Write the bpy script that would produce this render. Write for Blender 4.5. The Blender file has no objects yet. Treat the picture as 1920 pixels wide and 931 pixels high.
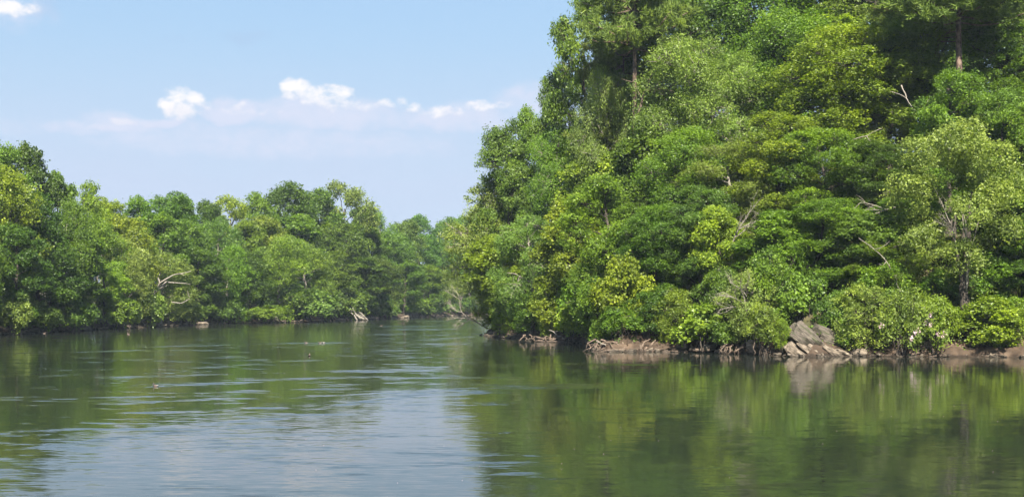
import bpy, math, random
import numpy as np
from mathutils import Vector, Matrix

# ------------------------------------------------------------------ camera, sky, sun, exposure
scene = bpy.context.scene
F = 2637.0            # focal length in pixels of the 1920 px wide photograph
HOR = 565.0           # row of the horizon
CAMH = 5.0            # eye height above the river
cam_d = bpy.data.cameras.new('camera')
cam_d.sensor_width = 36.0
cam_d.lens = 36.0 * F / 1920.0
cam_d.shift_y = (HOR - 465.5) / 1920.0
cam_d.clip_end = 6000
cam_d.clip_start = 0.5
cam = bpy.data.objects.new('camera', cam_d)
scene.collection.objects.link(cam)
cam.location = (0, 0, CAMH)
cam.rotation_euler = (math.radians(90), 0, 0)
scene.camera = cam

SUN_EL = math.radians(43)
SUN_AZ = math.radians(178)     # clockwise from +Y, so it stands high behind the camera
sun_dir = Vector((math.sin(SUN_AZ) * math.cos(SUN_EL), math.cos(SUN_AZ) * math.cos(SUN_EL), math.sin(SUN_EL)))
sl = bpy.data.lights.new('sun', 'SUN')
sl.energy = 5.0
sl.angle = math.radians(0.53)
sl.color = (1.0, 0.94, 0.82)
so = bpy.data.objects.new('sun', sl)
scene.collection.objects.link(so)
so.location = sun_dir * 300
so.rotation_euler = sun_dir.to_track_quat('Z', 'Y').to_euler()

scene.view_settings.view_transform = 'Standard'
scene.view_settings.look = 'None'
scene.view_settings.exposure = 1.80
scene.view_settings.gamma = 1.0
scene.cycles.max_bounces = 7
scene.cycles.diffuse_bounces = 2
scene.cycles.glossy_bounces = 3
scene.cycles.transmission_bounces = 4
scene.cycles.transparent_max_bounces = 4
scene.cycles.volume_bounces = 0
scene.cycles.use_denoising = True
scene.cycles.denoiser = 'OPENIMAGEDENOISE'
scene.cycles.denoising_input_passes = 'RGB_ALBEDO_NORMAL'
scene.cycles.denoising_prefilter = 'ACCURATE'
scene.cycles.sample_clamp_indirect = 4.0
scene.cycles.use_light_tree = False


class NT:
    """small helper for node trees"""
    def __init__(self, tree):
        self.t = tree
        self.n = tree.nodes
        self.l = tree.links
        self.n.clear()

    def node(self, typ, **kw):
        nd = self.n.new(typ)
        for k, v in kw.items():
            setattr(nd, k, v)
        return nd

    def put(self, sock, val):
        if hasattr(val, 'links') and hasattr(val, 'node'):
            self.l.new(val, sock)
        elif val is not None:
            sock.default_value = val

    def math(self, op, a, b=None, c=None, clamp=False):
        nd = self.node('ShaderNodeMath', operation=op, use_clamp=clamp)
        self.put(nd.inputs[0], a)
        if b is not None:
            self.put(nd.inputs[1], b)
        if c is not None:
            self.put(nd.inputs[2], c)
        return nd.outputs[0]

    def vmath(self, op, a, b=None):
        nd = self.node('ShaderNodeVectorMath', operation=op)
        self.put(nd.inputs[0], a)
        if b is not None:
            self.put(nd.inputs[1], b)
        return nd.outputs[0]

    def comb(self, x, y, z):
        nd = self.node('ShaderNodeCombineXYZ')
        for s, v in zip(nd.inputs, (x, y, z)):
            self.put(s, v)
        return nd.outputs[0]

    def sep(self, v):
        nd = self.node('ShaderNodeSeparateXYZ')
        self.put(nd.inputs[0], v)
        return nd.outputs

    def noise(self, vec, scale, detail=3.0, rough=0.5, out='Fac', dist=0.0):
        nd = self.node('ShaderNodeTexNoise')
        self.put(nd.inputs['Vector'], vec)
        nd.inputs['Scale'].default_value = scale
        nd.inputs['Detail'].default_value = detail
        nd.inputs['Roughness'].default_value = rough
        nd.inputs['Distortion'].default_value = dist
        return nd.outputs[out]

    def smooth(self, v, a, b, o0=0.0, o1=1.0):
        nd = self.node('ShaderNodeMapRange', interpolation_type='SMOOTHSTEP')
        self.put(nd.inputs[0], v)
        nd.inputs[1].default_value = a
        nd.inputs[2].default_value = b
        nd.inputs[3].default_value = o0
        nd.inputs[4].default_value = o1
        return nd.outputs[0]

    def mix(self, fac, a, b, blend='MIX'):
        nd = self.node('ShaderNodeMix', data_type='RGBA', blend_type=blend)
        self.put(nd.inputs[0], fac)
        self.put(nd.inputs[6], a)
        self.put(nd.inputs[7], b)
        return nd.outputs[2]


world = bpy.data.worlds.new('World')
scene.world = world
world.use_nodes = True
w = NT(world.node_tree)
sky = w.node('ShaderNodeTexSky', sky_type='NISHITA')
sky.sun_disc = False
sky.sun_elevation = SUN_EL
sky.sun_rotation = SUN_AZ
sky.altitude = 300
sky.air_density = 1.1
sky.dust_density = 0.35
sky.ozone_density = 1.6
tc = w.node('ShaderNodeTexCoord')
dx, dy, dz = w.sep(tc.outputs['Generated'])
az = w.math('ARCTAN2', dx, dy)
el = w.math('ARCSINE', dz)
# the white summer haze low over the horizon, the same all round
veil = w.smooth(el, 0.07, 0.21, 0.98, 0.04)
veil2 = w.smooth(el, 0.12, 0.42, 0.75, 0.12)
sp = w.comb(w.math('MULTIPLY', az, 1.0), w.math('MULTIPLY', el, 2.6), 0.0)
n_big = w.noise(sp, 9.0, 5, 0.55)
veil = w.math('MULTIPLY', veil, w.smooth(n_big, 0.2, 0.7, 0.86, 1.05), clamp=True)
# the line of cumulus over the valley: (azimuth, elevation, half width, half height, strength)
fine = w.noise(w.comb(az, w.math('MULTIPLY', el, 1.4), 0.3), 62.0, 9, 0.66, dist=0.15)
fine_c = w.math('SUBTRACT', fine, 0.5)
wob = w.noise(w.comb(az, w.math('MULTIPLY', el, 1.3), 3.3), 30.0, 3, 0.5, out='Color')
wx, wy, wz = w.sep(wob)
azw = w.math('ADD', az, w.math('MULTIPLY', w.math('SUBTRACT', wx, 0.5), 0.028))
elw = w.math('ADD', el, w.math('MULTIPLY', w.math('SUBTRACT', wy, 0.5), 0.016))


def blob(u, v, ru, rv, s, soft=0.0):
    a = w.math('DIVIDE', w.math('SUBTRACT', azw, u), ru)
    b = w.math('DIVIDE', w.math('SUBTRACT', elw, v), rv)
    # flatter below than above, as cumulus are
    r2 = w.math('ADD', w.math('MULTIPLY', a, a), w.math('MULTIPLY', b, b))
    return w.math('MULTIPLY', w.math('SUBTRACT', 1.0, r2, clamp=True), s)


def pu(x):
    return math.atan((x - 960) / F)


def pv(x, y):
    u = (x - 960) / F
    return math.atan((HOR - y) / F / math.sqrt(1 + u * u))


def total(items):
    tot = None
    for x, y, rx, ry, s in items:
        b = blob(pu(x), pv(x, y), rx / F, ry / F, s)
        tot = b if tot is None else w.math('MAXIMUM', tot, b)
    return tot


bright = total([(320, 197, 30, 22, 1.0), (342, 184, 32, 26, 1.1), (370, 190, 30, 24, 1.1), (392, 194, 18, 14, .7), (350, 205, 38, 24, 1.1), (362, 217, 18, 14, .7),
                (546, 168, 30, 20, 1.0), (572, 172, 34, 24, 1.0), (602, 180, 34, 22, .95), (634, 180, 34, 22, .95), (655, 194, 26, 16, .7), (612, 196, 60, 16, .7), (540, 188, 24, 12, .5),
                (728, 194, 26, 14, .8), (750, 190, 24, 15, .85), (776, 198, 30, 12, .6), (826, 206, 34, 18, .6), (862, 210, 30, 14, .5), (900, 204, 34, 16, .6), (924, 200, 24, 12, .45),
                (430, 200, 34, 14, .6), (478, 212, 60, 11, .55), (255, 228, 70, 9, .5), (170, 239, 60, 8, .42), (690, 203, 40, 10, .45), (800, 204, 40, 9, .45), (960, 200, 40, 14, .45),
                (5, 14, 46, 22, 0.95), (36, 18, 40, 16, 0.6), (2300, 150, 160, 40, 0.9), (-500, 170, 190, 44, 0.9)])
faint = total([(440, 212, 70, 30, 0.95), (420, 190, 26, 24, 0.7), (205, 238, 60, 11, 0.8), (290, 226, 70, 14, 0.8), (230, 232, 110, 26, 0.6), (140, 240, 90, 18, 0.5), (600, 215, 250, 38, 0.7),
               (520, 268, 420, 40, 0.45), (850, 222, 150, 36, 0.65), (990, 190, 90, 46, 0.5), (330, 255, 240, 46, 0.4),
               (1300, 230, 400, 50, 0.5), (20, 25, 110, 42, 0.3), (-300, 220, 400, 50, 0.5)])
c1 = w.smooth(w.math('ADD', bright, w.math('MULTIPLY', fine_c, 2.6)), 0.12, 1.10)
c1 = w.math('MULTIPLY', c1, w.smooth(bright, 0.0, 0.35))
c2 = w.math('MULTIPLY', w.smooth(w.math('ADD', faint, w.math('MULTIPLY', fine_c, 0.9)), 0.02, 0.75), w.smooth(faint, 0.0, 0.3, 0.0, 0.95))
grey = total([(450, 68, 70, 16, 0.6), (335, 75, 36, 14, 0.4), (75, 20, 50, 24, 0.6)])
c3 = w.math('MULTIPLY', w.smooth(w.math('ADD', grey, w.math('MULTIPLY', fine_c, 1.4)), 0.15, 0.8), w.smooth(grey, 0.0, 0.4, 0.0, 0.32))
SK = 0.458 / 0.05
base = sky.outputs[0]
base = w.mix(1.0, base, (0.86, 0.88, 0.94, 1), 'MULTIPLY')
c = w.mix(veil2, base, (0.255 * SK, 0.38 * SK, 0.505 * SK, 1))
c = w.mix(veil, c, (0.375 * SK, 0.445 * SK, 0.570 * SK, 1))
c = w.mix(c3, c, (0.27 * SK, 0.35 * SK, 0.49 * SK, 1))
c = w.mix(c2, c, (0.455 * SK, 0.49 * SK, 0.595 * SK, 1))
under = w.smooth(w.math('ADD', w.math('SUBTRACT', el, 0.132), w.math('MULTIPLY', fine_c, 0.03)), -0.012, 0.008)
c = w.mix(c1, c, w.mix(under, (0.51 * SK, 0.52 * SK, 0.59 * SK, 1), (0.65 * SK, 0.635 * SK, 0.64 * SK, 1)))
bg = w.node('ShaderNodeBackground')
w.l.new(c, bg.inputs[0])
bg.inputs[1].default_value = 0.050
wo = w.node('ShaderNodeOutputWorld')
w.l.new(bg.outputs[0], wo.inputs[0])

# ------------------------------------------------------------------ helpers
COL = scene.collection


def tag(o, label=None, cat=None, group=None, kind=None):
    if label:
        o['label'] = label
    if cat:
        o['category'] = cat
    if group:
        o['group'] = group
    if kind:
        o['kind'] = kind
    return o


def mesh_np(name, V, faces_flat, nside, mats, attr=None, smooth=False, midx=None):
    """V (n,3); faces_flat flat vertex indices; nside vertices per face (int)"""
    me = bpy.data.meshes.new(name)
    V = np.asarray(V, dtype=np.float32)
    Fi = np.asarray(faces_flat, dtype=np.int32).ravel()
    nf = len(Fi) // nside
    me.vertices.add(len(V))
    me.vertices.foreach_set('co', V.ravel())
    me.loops.add(len(Fi))
    me.loops.foreach_set('vertex_index', Fi)
    me.polygons.add(nf)
    me.polygons.foreach_set('loop_start', np.arange(0, nf * nside, nside, dtype=np.int32))
    try:
        me.polygons.foreach_set('loop_total', np.full(nf, nside, dtype=np.int32))
    except Exception:
        pass
    for m in (mats if isinstance(mats, (list, tuple)) else [mats]):
        me.materials.append(m)
    if midx is not None:
        me.polygons.foreach_set('material_index', np.asarray(midx, dtype=np.int32))
    if attr is not None:
        a = me.attributes.new('tint', 'FLOAT', 'FACE')
        a.data.foreach_set('value', np.asarray(attr, dtype=np.float32))
    me.update(calc_edges=True)
    me.polygons.foreach_set('use_smooth', np.full(nf, smooth, dtype=bool))
    return me


def link(name, me, parent=None):
    o = bpy.data.objects.new(name, me)
    COL.objects.link(o)
    if parent is not None:
        o.parent = parent
    return o


class MB:
    """collects tubes as one mesh of quads"""
    def __init__(self):
        self.V = []
        self.Fq = []
        self.n = 0

    def tube(self, pts, rad, sides=6, squash=1.0):
        pts = np.asarray(pts, dtype=float)
        rad = np.asarray(rad, dtype=float)
        k = len(pts)
        tan = np.gradient(pts, axis=0)
        tan /= np.linalg.norm(tan, axis=1)[:, None] + 1e-9
        ref = np.array([0.31, 0.17, 0.93]) if abs(tan[0][2]) < 0.9 else np.array([1.0, 0.1, 0.0])
        a = np.cross(tan, ref)
        a /= np.linalg.norm(a, axis=1)[:, None] + 1e-9
        b = np.cross(tan, a)
        th = np.linspace(0, 2 * np.pi, sides, endpoint=False)
        ring = (a[:, None, :] * np.cos(th)[None, :, None] + b[:, None, :] * np.sin(th)[None, :, None] * squash)
        V = pts[:, None, :] + ring * rad[:, None, None]
        self.V.append(V.reshape(-1, 3))
        i = np.arange(k - 1)[:, None] * sides
        j = np.arange(sides)[None, :]
        j2 = (j + 1) % sides
        q = np.stack([i + j, i + j2, i + sides + j2, i + sides + j], axis=-1).reshape(-1, 4) + self.n
        self.Fq.append(q)
        # caps: collapse into degenerate-free quads only for even sided tubes
        if sides in (4, 6, 8):
            for base, rev in ((0, True), ((k - 1) * sides, False)):
                for s in range(1, sides - 2, 2):
                    f = [base, base + s, base + s + 1, base + s + 2]
                    if rev:
                        f = f[::-1]
                    self.Fq.append(np.array([f]) + self.n)
        self.n += k * sides
        return self

    def mesh(self, name, mat, smooth=True):
        return mesh_np(name, np.concatenate(self.V), np.concatenate(self.Fq), 4, mat, smooth=smooth)


def bend(rng, p0, p1, k=5, wob=0.06, sag=0.0):
    p0 = np.asarray(p0, float)
    p1 = np.asarray(p1, float)
    L = np.linalg.norm(p1 - p0)
    t = np.linspace(0, 1, k)[:, None]
    P = p0 + (p1 - p0) * t
    N = rng.normal(0, wob * L, (k, 3))
    N[0] = 0
    N[-1] = 0
    P = P + N
    P[:, 2] -= sag * L * np.sin(np.pi * t[:, 0])
    return P


# ------------------------------------------------------------------ materials
def new_mat(name):
    m = bpy.data.materials.new(name)
    m.use_nodes = True
    return m, NT(m.node_tree)


def leaf_material(name, trans=0.36, spec=0.3, rough=0.42):
    m, t = new_mat(name)
    oi = t.node('ShaderNodeObjectInfo')
    at = t.node('ShaderNodeAttribute', attribute_name='tint')
    v = at.outputs['Fac']
    # tint runs 0..1 : darker blue green leaves to fresher yellow green ones
    hue = t.node('ShaderNodeHueSaturation')
    t.put(hue.inputs['Color'], oi.outputs['Color'])
    t.put(hue.inputs['Hue'], t.math('MULTIPLY_ADD', v, -0.028, 0.513))
    t.put(hue.inputs['Value'], t.math('MULTIPLY_ADD', v, 0.85, 0.575))
    t.put(hue.inputs['Saturation'], t.math('MULTIPLY_ADD', v, 0.1, 0.95))
    col = hue.outputs[0]
    bs = t.node('ShaderNodeBsdfPrincipled')
    t.put(bs.inputs['Base Color'], col)
    bs.inputs['Roughness'].default_value = rough
    bs.inputs['Specular IOR Level'].default_value = spec
    tr = t.node('ShaderNodeBsdfTranslucent')
    t.put(tr.inputs['Color'], t.mix(1.0, col, (1.65, 1.8, 0.5, 1), 'MULTIPLY'))
    mx = t.node('ShaderNodeMixShader')
    mx.inputs[0].default_value = trans
    t.l.new(bs.outputs[0], mx.inputs[1])
    t.l.new(tr.outputs[0], mx.inputs[2])
    o = t.node('ShaderNodeOutputMaterial')
    t.l.new(mx.outputs[0], o.inputs[0])
    return m


def ramp_material(name, stops, scale, detail=6, rough=0.85, stretch=(1, 1, 1), bump=0.0, bscale=None, spec=0.25, dist=0.0, objrand=0.0):
    m, t = new_mat(name)
    tcn = t.node('ShaderNodeTexCoord')
    v = t.vmath('MULTIPLY', tcn.outputs['Object'], stretch)
    n = t.noise(v, scale, detail, 0.6, dist=dist)
    cr = t.node('ShaderNodeValToRGB')
    e = cr.color_ramp.elements
    while len(e) < len(stops):
        e.new(0.5)
    for el_, (p, c_) in zip(e, stops):
        el_.position = p
        el_.color = (*c_, 1)
    t.l.new(n, cr.inputs[0])
    col = cr.outputs[0]
    if objrand:
        oi = t.node('ShaderNodeObjectInfo')
        col = t.mix(1.0, col, t.comb(*[t.math('MULTIPLY_ADD', oi.outputs['Random'], objrand, 1 - objrand / 2)] * 3), 'MULTIPLY')
    if name in ('rock', 'tan_rock', 'clay_bank', 'driftwood'):
        # everything is stained dark a hand's breadth above the water
        gp = t.node('ShaderNodeNewGeometry')
        zz_ = t.sep(gp.outputs['Position'])[2]
        wet = t.smooth(t.math('ADD', zz_, t.math('MULTIPLY', t.math('SUBTRACT', n, 0.5), 0.5)), 0.10, 0.34, 0.42, 1.0)
        col = t.mix(1.0, col, t.comb(wet, wet, wet), 'MULTIPLY')
        if name == 'rock':
            n3 = t.noise(v, 0.9, 5, 0.6)
            col = t.mix(t.smooth(n3, 0.52, 0.62, 0, 0.75), col, (0.045, 0.055, 0.022, 1))
    bs = t.node('ShaderNodeBsdfPrincipled')
    t.put(bs.inputs['Base Color'], col)
    bs.inputs['Roughness'].default_value = rough
    bs.inputs['Specular IOR Level'].default_value = spec
    if bump:
        b = t.node('ShaderNodeBump')
        b.inputs['Strength'].default_value = 0.8
        b.inputs['Distance'].default_value = bump
        n2 = t.noise(v, bscale or scale * 2, 8, 0.65)
        t.l.new(n2, b.inputs['Height'])
        t.l.new(b.outputs[0], bs.inputs['Normal'])
    o = t.node('ShaderNodeOutputMaterial')
    t.l.new(bs.outputs[0], o.inputs[0])
    return m


M_LEAF = leaf_material('leaf')
M_NEEDLE = leaf_material('pine_needles', trans=0.15, spec=0.2, rough=0.6)
M_BARK = ramp_material('bark', [(0.3, (0.025, 0.020, 0.016)), (0.7, (0.085, 0.070, 0.056))], 5, stretch=(3, 3, 0.7), bump=0.06)
M_PINEBARK = ramp_material('pine_bark', [(0.38, (0.035, 0.024, 0.018)), (0.52, (0.115, 0.078, 0.058)), (0.7, (0.19, 0.14, 0.11))], 3.2, stretch=(2, 2, 1), bump=0.08)
M_PALEBARK = ramp_material('pale_bark', [(0.3, (0.11, 0.095, 0.078)), (0.7, (0.27, 0.24, 0.20))], 4, stretch=(2, 2, 1), bump=0.03)
M_DEAD = ramp_material('bleached_wood', [(0.3, (0.11, 0.095, 0.075)), (0.7, (0.29, 0.26, 0.215))], 5, stretch=(2, 2, 2), bump=0.02, objrand=0.3)
M_DRIFT = ramp_material('driftwood', [(0.3, (0.05, 0.036, 0.026)), (0.7, (0.19, 0.14, 0.105))], 4, stretch=(2, 2, 2), bump=0.03, objrand=0.4)
M_ROCK = ramp_material('rock', [(0.34, (0.03, 0.026, 0.02)), (0.5, (0.09, 0.076, 0.060)), (0.70, (0.175, 0.148, 0.118))], 2.6, stretch=(0.6, 1, 4.5), bump=0.22, bscale=3.6, dist=0.6, objrand=0.25)
M_TANROCK = ramp_material('tan_rock', [(0.32, (0.045, 0.036, 0.027)), (0.5, (0.135, 0.108, 0.080)), (0.7, (0.25, 0.205, 0.155))], 1.8, stretch=(1, 1, 3), bump=0.08, dist=0.4, objrand=0.2)
M_PETAL = ramp_material('blossom', [(0.3, (0.36, 0.22, 0.25)), (0.7, (0.60, 0.47, 0.48))], 3.0, rough=0.6)
M_CLAY = ramp_material('clay_bank', [(0.3, (0.030, 0.020, 0.013)), (0.55, (0.065, 0.044, 0.029)), (0.78, (0.15, 0.105, 0.071))], 0.55, detail=9, bump=0.15, bscale=1.6)
M_SAND = ramp_material('sand', [(0.3, (0.28, 0.19, 0.125)), (0.7, (0.42, 0.30, 0.20))], 1.2, detail=8, bump=0.05)
M_GROUND = ramp_material('forest_floor', [(0.3, (0.030, 0.030, 0.014)), (0.5, (0.055, 0.052, 0.022)), (0.72, (0.10, 0.075, 0.042))], 0.35, detail=10, bump=0.2)

# ------------------------------------------------------------------ the lie of the land
left_bank = [(-420, 70), (-150, 92), (-98, 130), (-82, 175), (-77.5, 213), (-75, 235), (-73, 254), (-71, 285), (-67, 318), (-58, 330),
             (-46.5, 372), (-37, 408), (-29, 450), (-20, 488), (12, 506), (60, 505), (140, 470), (330, 420)]
far_right = [(330, 330), (130, 300), (50, 262), (10, 228), (-1.0, 216)]
right_bank = [(-4.0, 209), (-1.5, 196), (2.8, 183), (5.5, 177), (8.1, 171), (9.3, 160), (8.8, 149), (8.9, 141), (11.5, 139.5), (15.6, 141), (19, 138.5),
              (22.6, 134.5), (24.6, 129), (27.5, 127.6), (31.3, 129), (34, 128.2), (38, 126.9), (42, 127.2), (45.0, 126.6), (47.5, 123.5), (53, 119), (75, 114), (110, 96), (200, 70), (420, 60)]
near_bank = [(420, 9), (60, 11), (-60, 10), (-420, 12)]
POLY = np.array(left_bank + far_right + right_bank + near_bank, float)
SIDE = ['L'] * len(left_bank) + ['R'] * (len(far_right) + len(right_bank)) + ['N'] * len(near_bank)


def river_dist(X, Y):
    """distance to the waterline (positive on land) and the side of the nearest bank"""
    P = np.stack([np.asarray(X, float).ravel(), np.asarray(Y, float).ravel()], 1)
    A = POLY
    B = np.roll(POLY, -1, axis=0)
    best = np.full(len(P), 1e9)
    side = np.zeros(len(P), int)
    inside = np.zeros(len(P), bool)
    for i in range(len(A)):
        a, b = A[i], B[i]
        ab = b - a
        t = np.clip(((P - a) @ ab) / (ab @ ab), 0, 1)
        dd = np.linalg.norm(P - (a + t[:, None] * ab), axis=1)
        m = dd < best
        best[m] = dd[m]
        side[m] = 'LRN'.index(SIDE[i])
        cond = (a[1] > P[:, 1]) != (b[1] > P[:, 1])
        xin = a[0] + (P[:, 1] - a[1]) / (b[1] - a[1] + 1e-12) * ab[0]
        inside ^= cond & (P[:, 0] < xin)
    best[inside] *= -1
    return best.reshape(np.shape(X)), side.reshape(np.shape(X))


def sstep(x, a, b):
    t = np.clip((x - a) / (b - a), 0, 1)
    return t * t * (3 - 2 * t)


def ground_h(X, Y):
    s, side = river_dist(X, Y)
    X = np.asarray(X, float)
    Y = np.asarray(Y, float)
    lump = 0.35 * np.sin(X * 0.37 + 1.3 * np.sin(Y * 0.21)) + 0.25 * np.sin(Y * 0.53 + X * 0.17)
    hR = 1.1 + 32.0 * (1 - np.exp(-np.clip(s - 2, 0, None) / 38.0)) + 6 * sstep(s, 60, 260)
    hL = 1.1 + 3.0 * (1 - np.exp(-np.clip(s, 0, None) / 30.0)) + 10 * sstep(s, 60, 400)
    hN = 0.6 + 2.8 * sstep(s, 0, 8)
    h = np.where(side == 1, hR, np.where(side == 0, hL, hN))
    land = h * sstep(s, 0.5, 2.6) + lump * sstep(s, 2, 8) * (side != 2)
    water = -2.5 * sstep(-s, -1.0, 6.0)
    return np.where(s > 0.5, land - 0.25 * (1 - sstep(s, 0.5, 1.5)), water - 0.25)


def gz(x, y):
    return float(ground_h(np.array([x]), np.array([y]))[0])


def axis(parts):
    out = []
    for a, b, st in parts:
        out.append(np.arange(a, b, st))
    return np.concatenate(out + [[parts[-1][1]]])


gx = axis([(-1500, -400, 110), (-400, -120, 20), (-120, 90, 2.0), (90, 420, 15), (420, 1500, 120)])
gy = axis([(-60, 20, 5), (20, 110, 6), (110, 240, 2.0), (240, 520, 3.5), (520, 700, 15), (700, 2400, 120)])
GX, GY = np.meshgrid(gx, gy)
GZ = ground_h(GX, GY)
nx_, ny_ = len(gx), len(gy)
idx = np.arange(nx_ * ny_).reshape(ny_, nx_)
q = np.stack([idx[:-1, :-1], idx[:-1, 1:], idx[1:, 1:], idx[1:, :-1]], -1).reshape(-1, 4)
g = link('ground', mesh_np('ground', np.stack([GX.ravel(), GY.ravel(), GZ.ravel()], 1), q, 4, M_GROUND, smooth=True))
tag(g, kind='structure')


# fine strips of eroded clay along both waterlines
def resample(pts, step):
    pts = np.asarray(pts, float)
    seg = np.linalg.norm(np.diff(pts, axis=0), axis=1)
    s = np.concatenate([[0], np.cumsum(seg)])
    n = max(2, int(s[-1] / step))
    t = np.linspace(0, s[-1], n)
    P = np.stack([np.interp(t, s, pts[:, 0]), np.interp(t, s, pts[:, 1])], 1)
    for _ in range(2):
        P[1:-1] = 0.25 * P[:-2] + 0.5 * P[1:-1] + 0.25 * P[2:]
    return P, t


def bank_strip(name, pts, step, seed, land_left, height=0.9, prof=None):
    rng = np.random.default_rng(seed)
    P, t = resample(pts, step)
    T = np.gradient(P, axis=0)
    T /= np.linalg.norm(T, axis=1)[:, None]
    N = np.stack([-T[:, 1], T[:, 0]], 1) * (1 if land_left else -1)   # towards the land
    n = len(P)

    def n1(freq, ph):
        return sum(np.sin(t * freq * f + ph * 7 * f + 2.0 * np.sin(t * freq * f * 0.37 + ph)) / f for f in (1, 2.1, 4.3, 7.7)) / 2
    ins = 0.45 * n1(0.7, seed) + 0.25 * n1(2.2, seed + 1)
    hh = height * (1 + 0.4 * n1(0.35, seed + 2) + 0.2 * n1(1.7, seed + 3))
    prof = prof or [(-2.4, -0.9), (-0.8, -0.22), (-0.15, -0.02), (0.18, 0.08), (0.42, 0.22), (0.55, 0.45), (0.60, 0.72), (0.85, 0.95), (1.5, 1.06), (3.0, 1.2), (4.6, 1.0)]
    rows = []
    for k, (a, z) in enumerate(prof):
        jit = rng.normal(0, 0.06, n)
        off = a + ins + jit * (k < 8)
        zz = z * (hh if k > 2 else 1) + rng.normal(0, 0.035, n)
        rows.append(np.stack([P[:, 0] + N[:, 0] * off, P[:, 1] + N[:, 1] * off, zz], 1))
    # the last row dives under the ground sheet
    last = rows[-1]
    last[:, 2] = ground_h(last[:, 0], last[:, 1]) - 0.3
    R = rows[-2]
    R[:, 2] = ground_h(R[:, 0], R[:, 1]) + 0.06
    R = rows[-3]
    R[:, 2] = np.maximum(R[:, 2] * 0.6 + 0.4 * hh, ground_h(R[:, 0], R[:, 1]) + 0.04)
    V = np.stack(rows, 1).reshape(-1, 3)
    K = len(prof)
    ii = np.arange(n - 1)[:, None] * K
    jj = np.arange(K - 1)[None, :]
    q = np.stack([ii + jj, ii + K + jj, ii + K + jj + 1, ii + jj + 1], -1).reshape(-1, 4)
    o = link(name, mesh_np(name, V, q, 4, M_CLAY, smooth=True))
    return tag(o, kind='structure')


bank_strip('river_bank', [(60, 250)] + far_right[3:] + right_bank[:-2], 0.30, 3, True)
bank_strip('river_bank', left_bank[2:-1], 0.7, 5, True, height=1.1)

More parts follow.
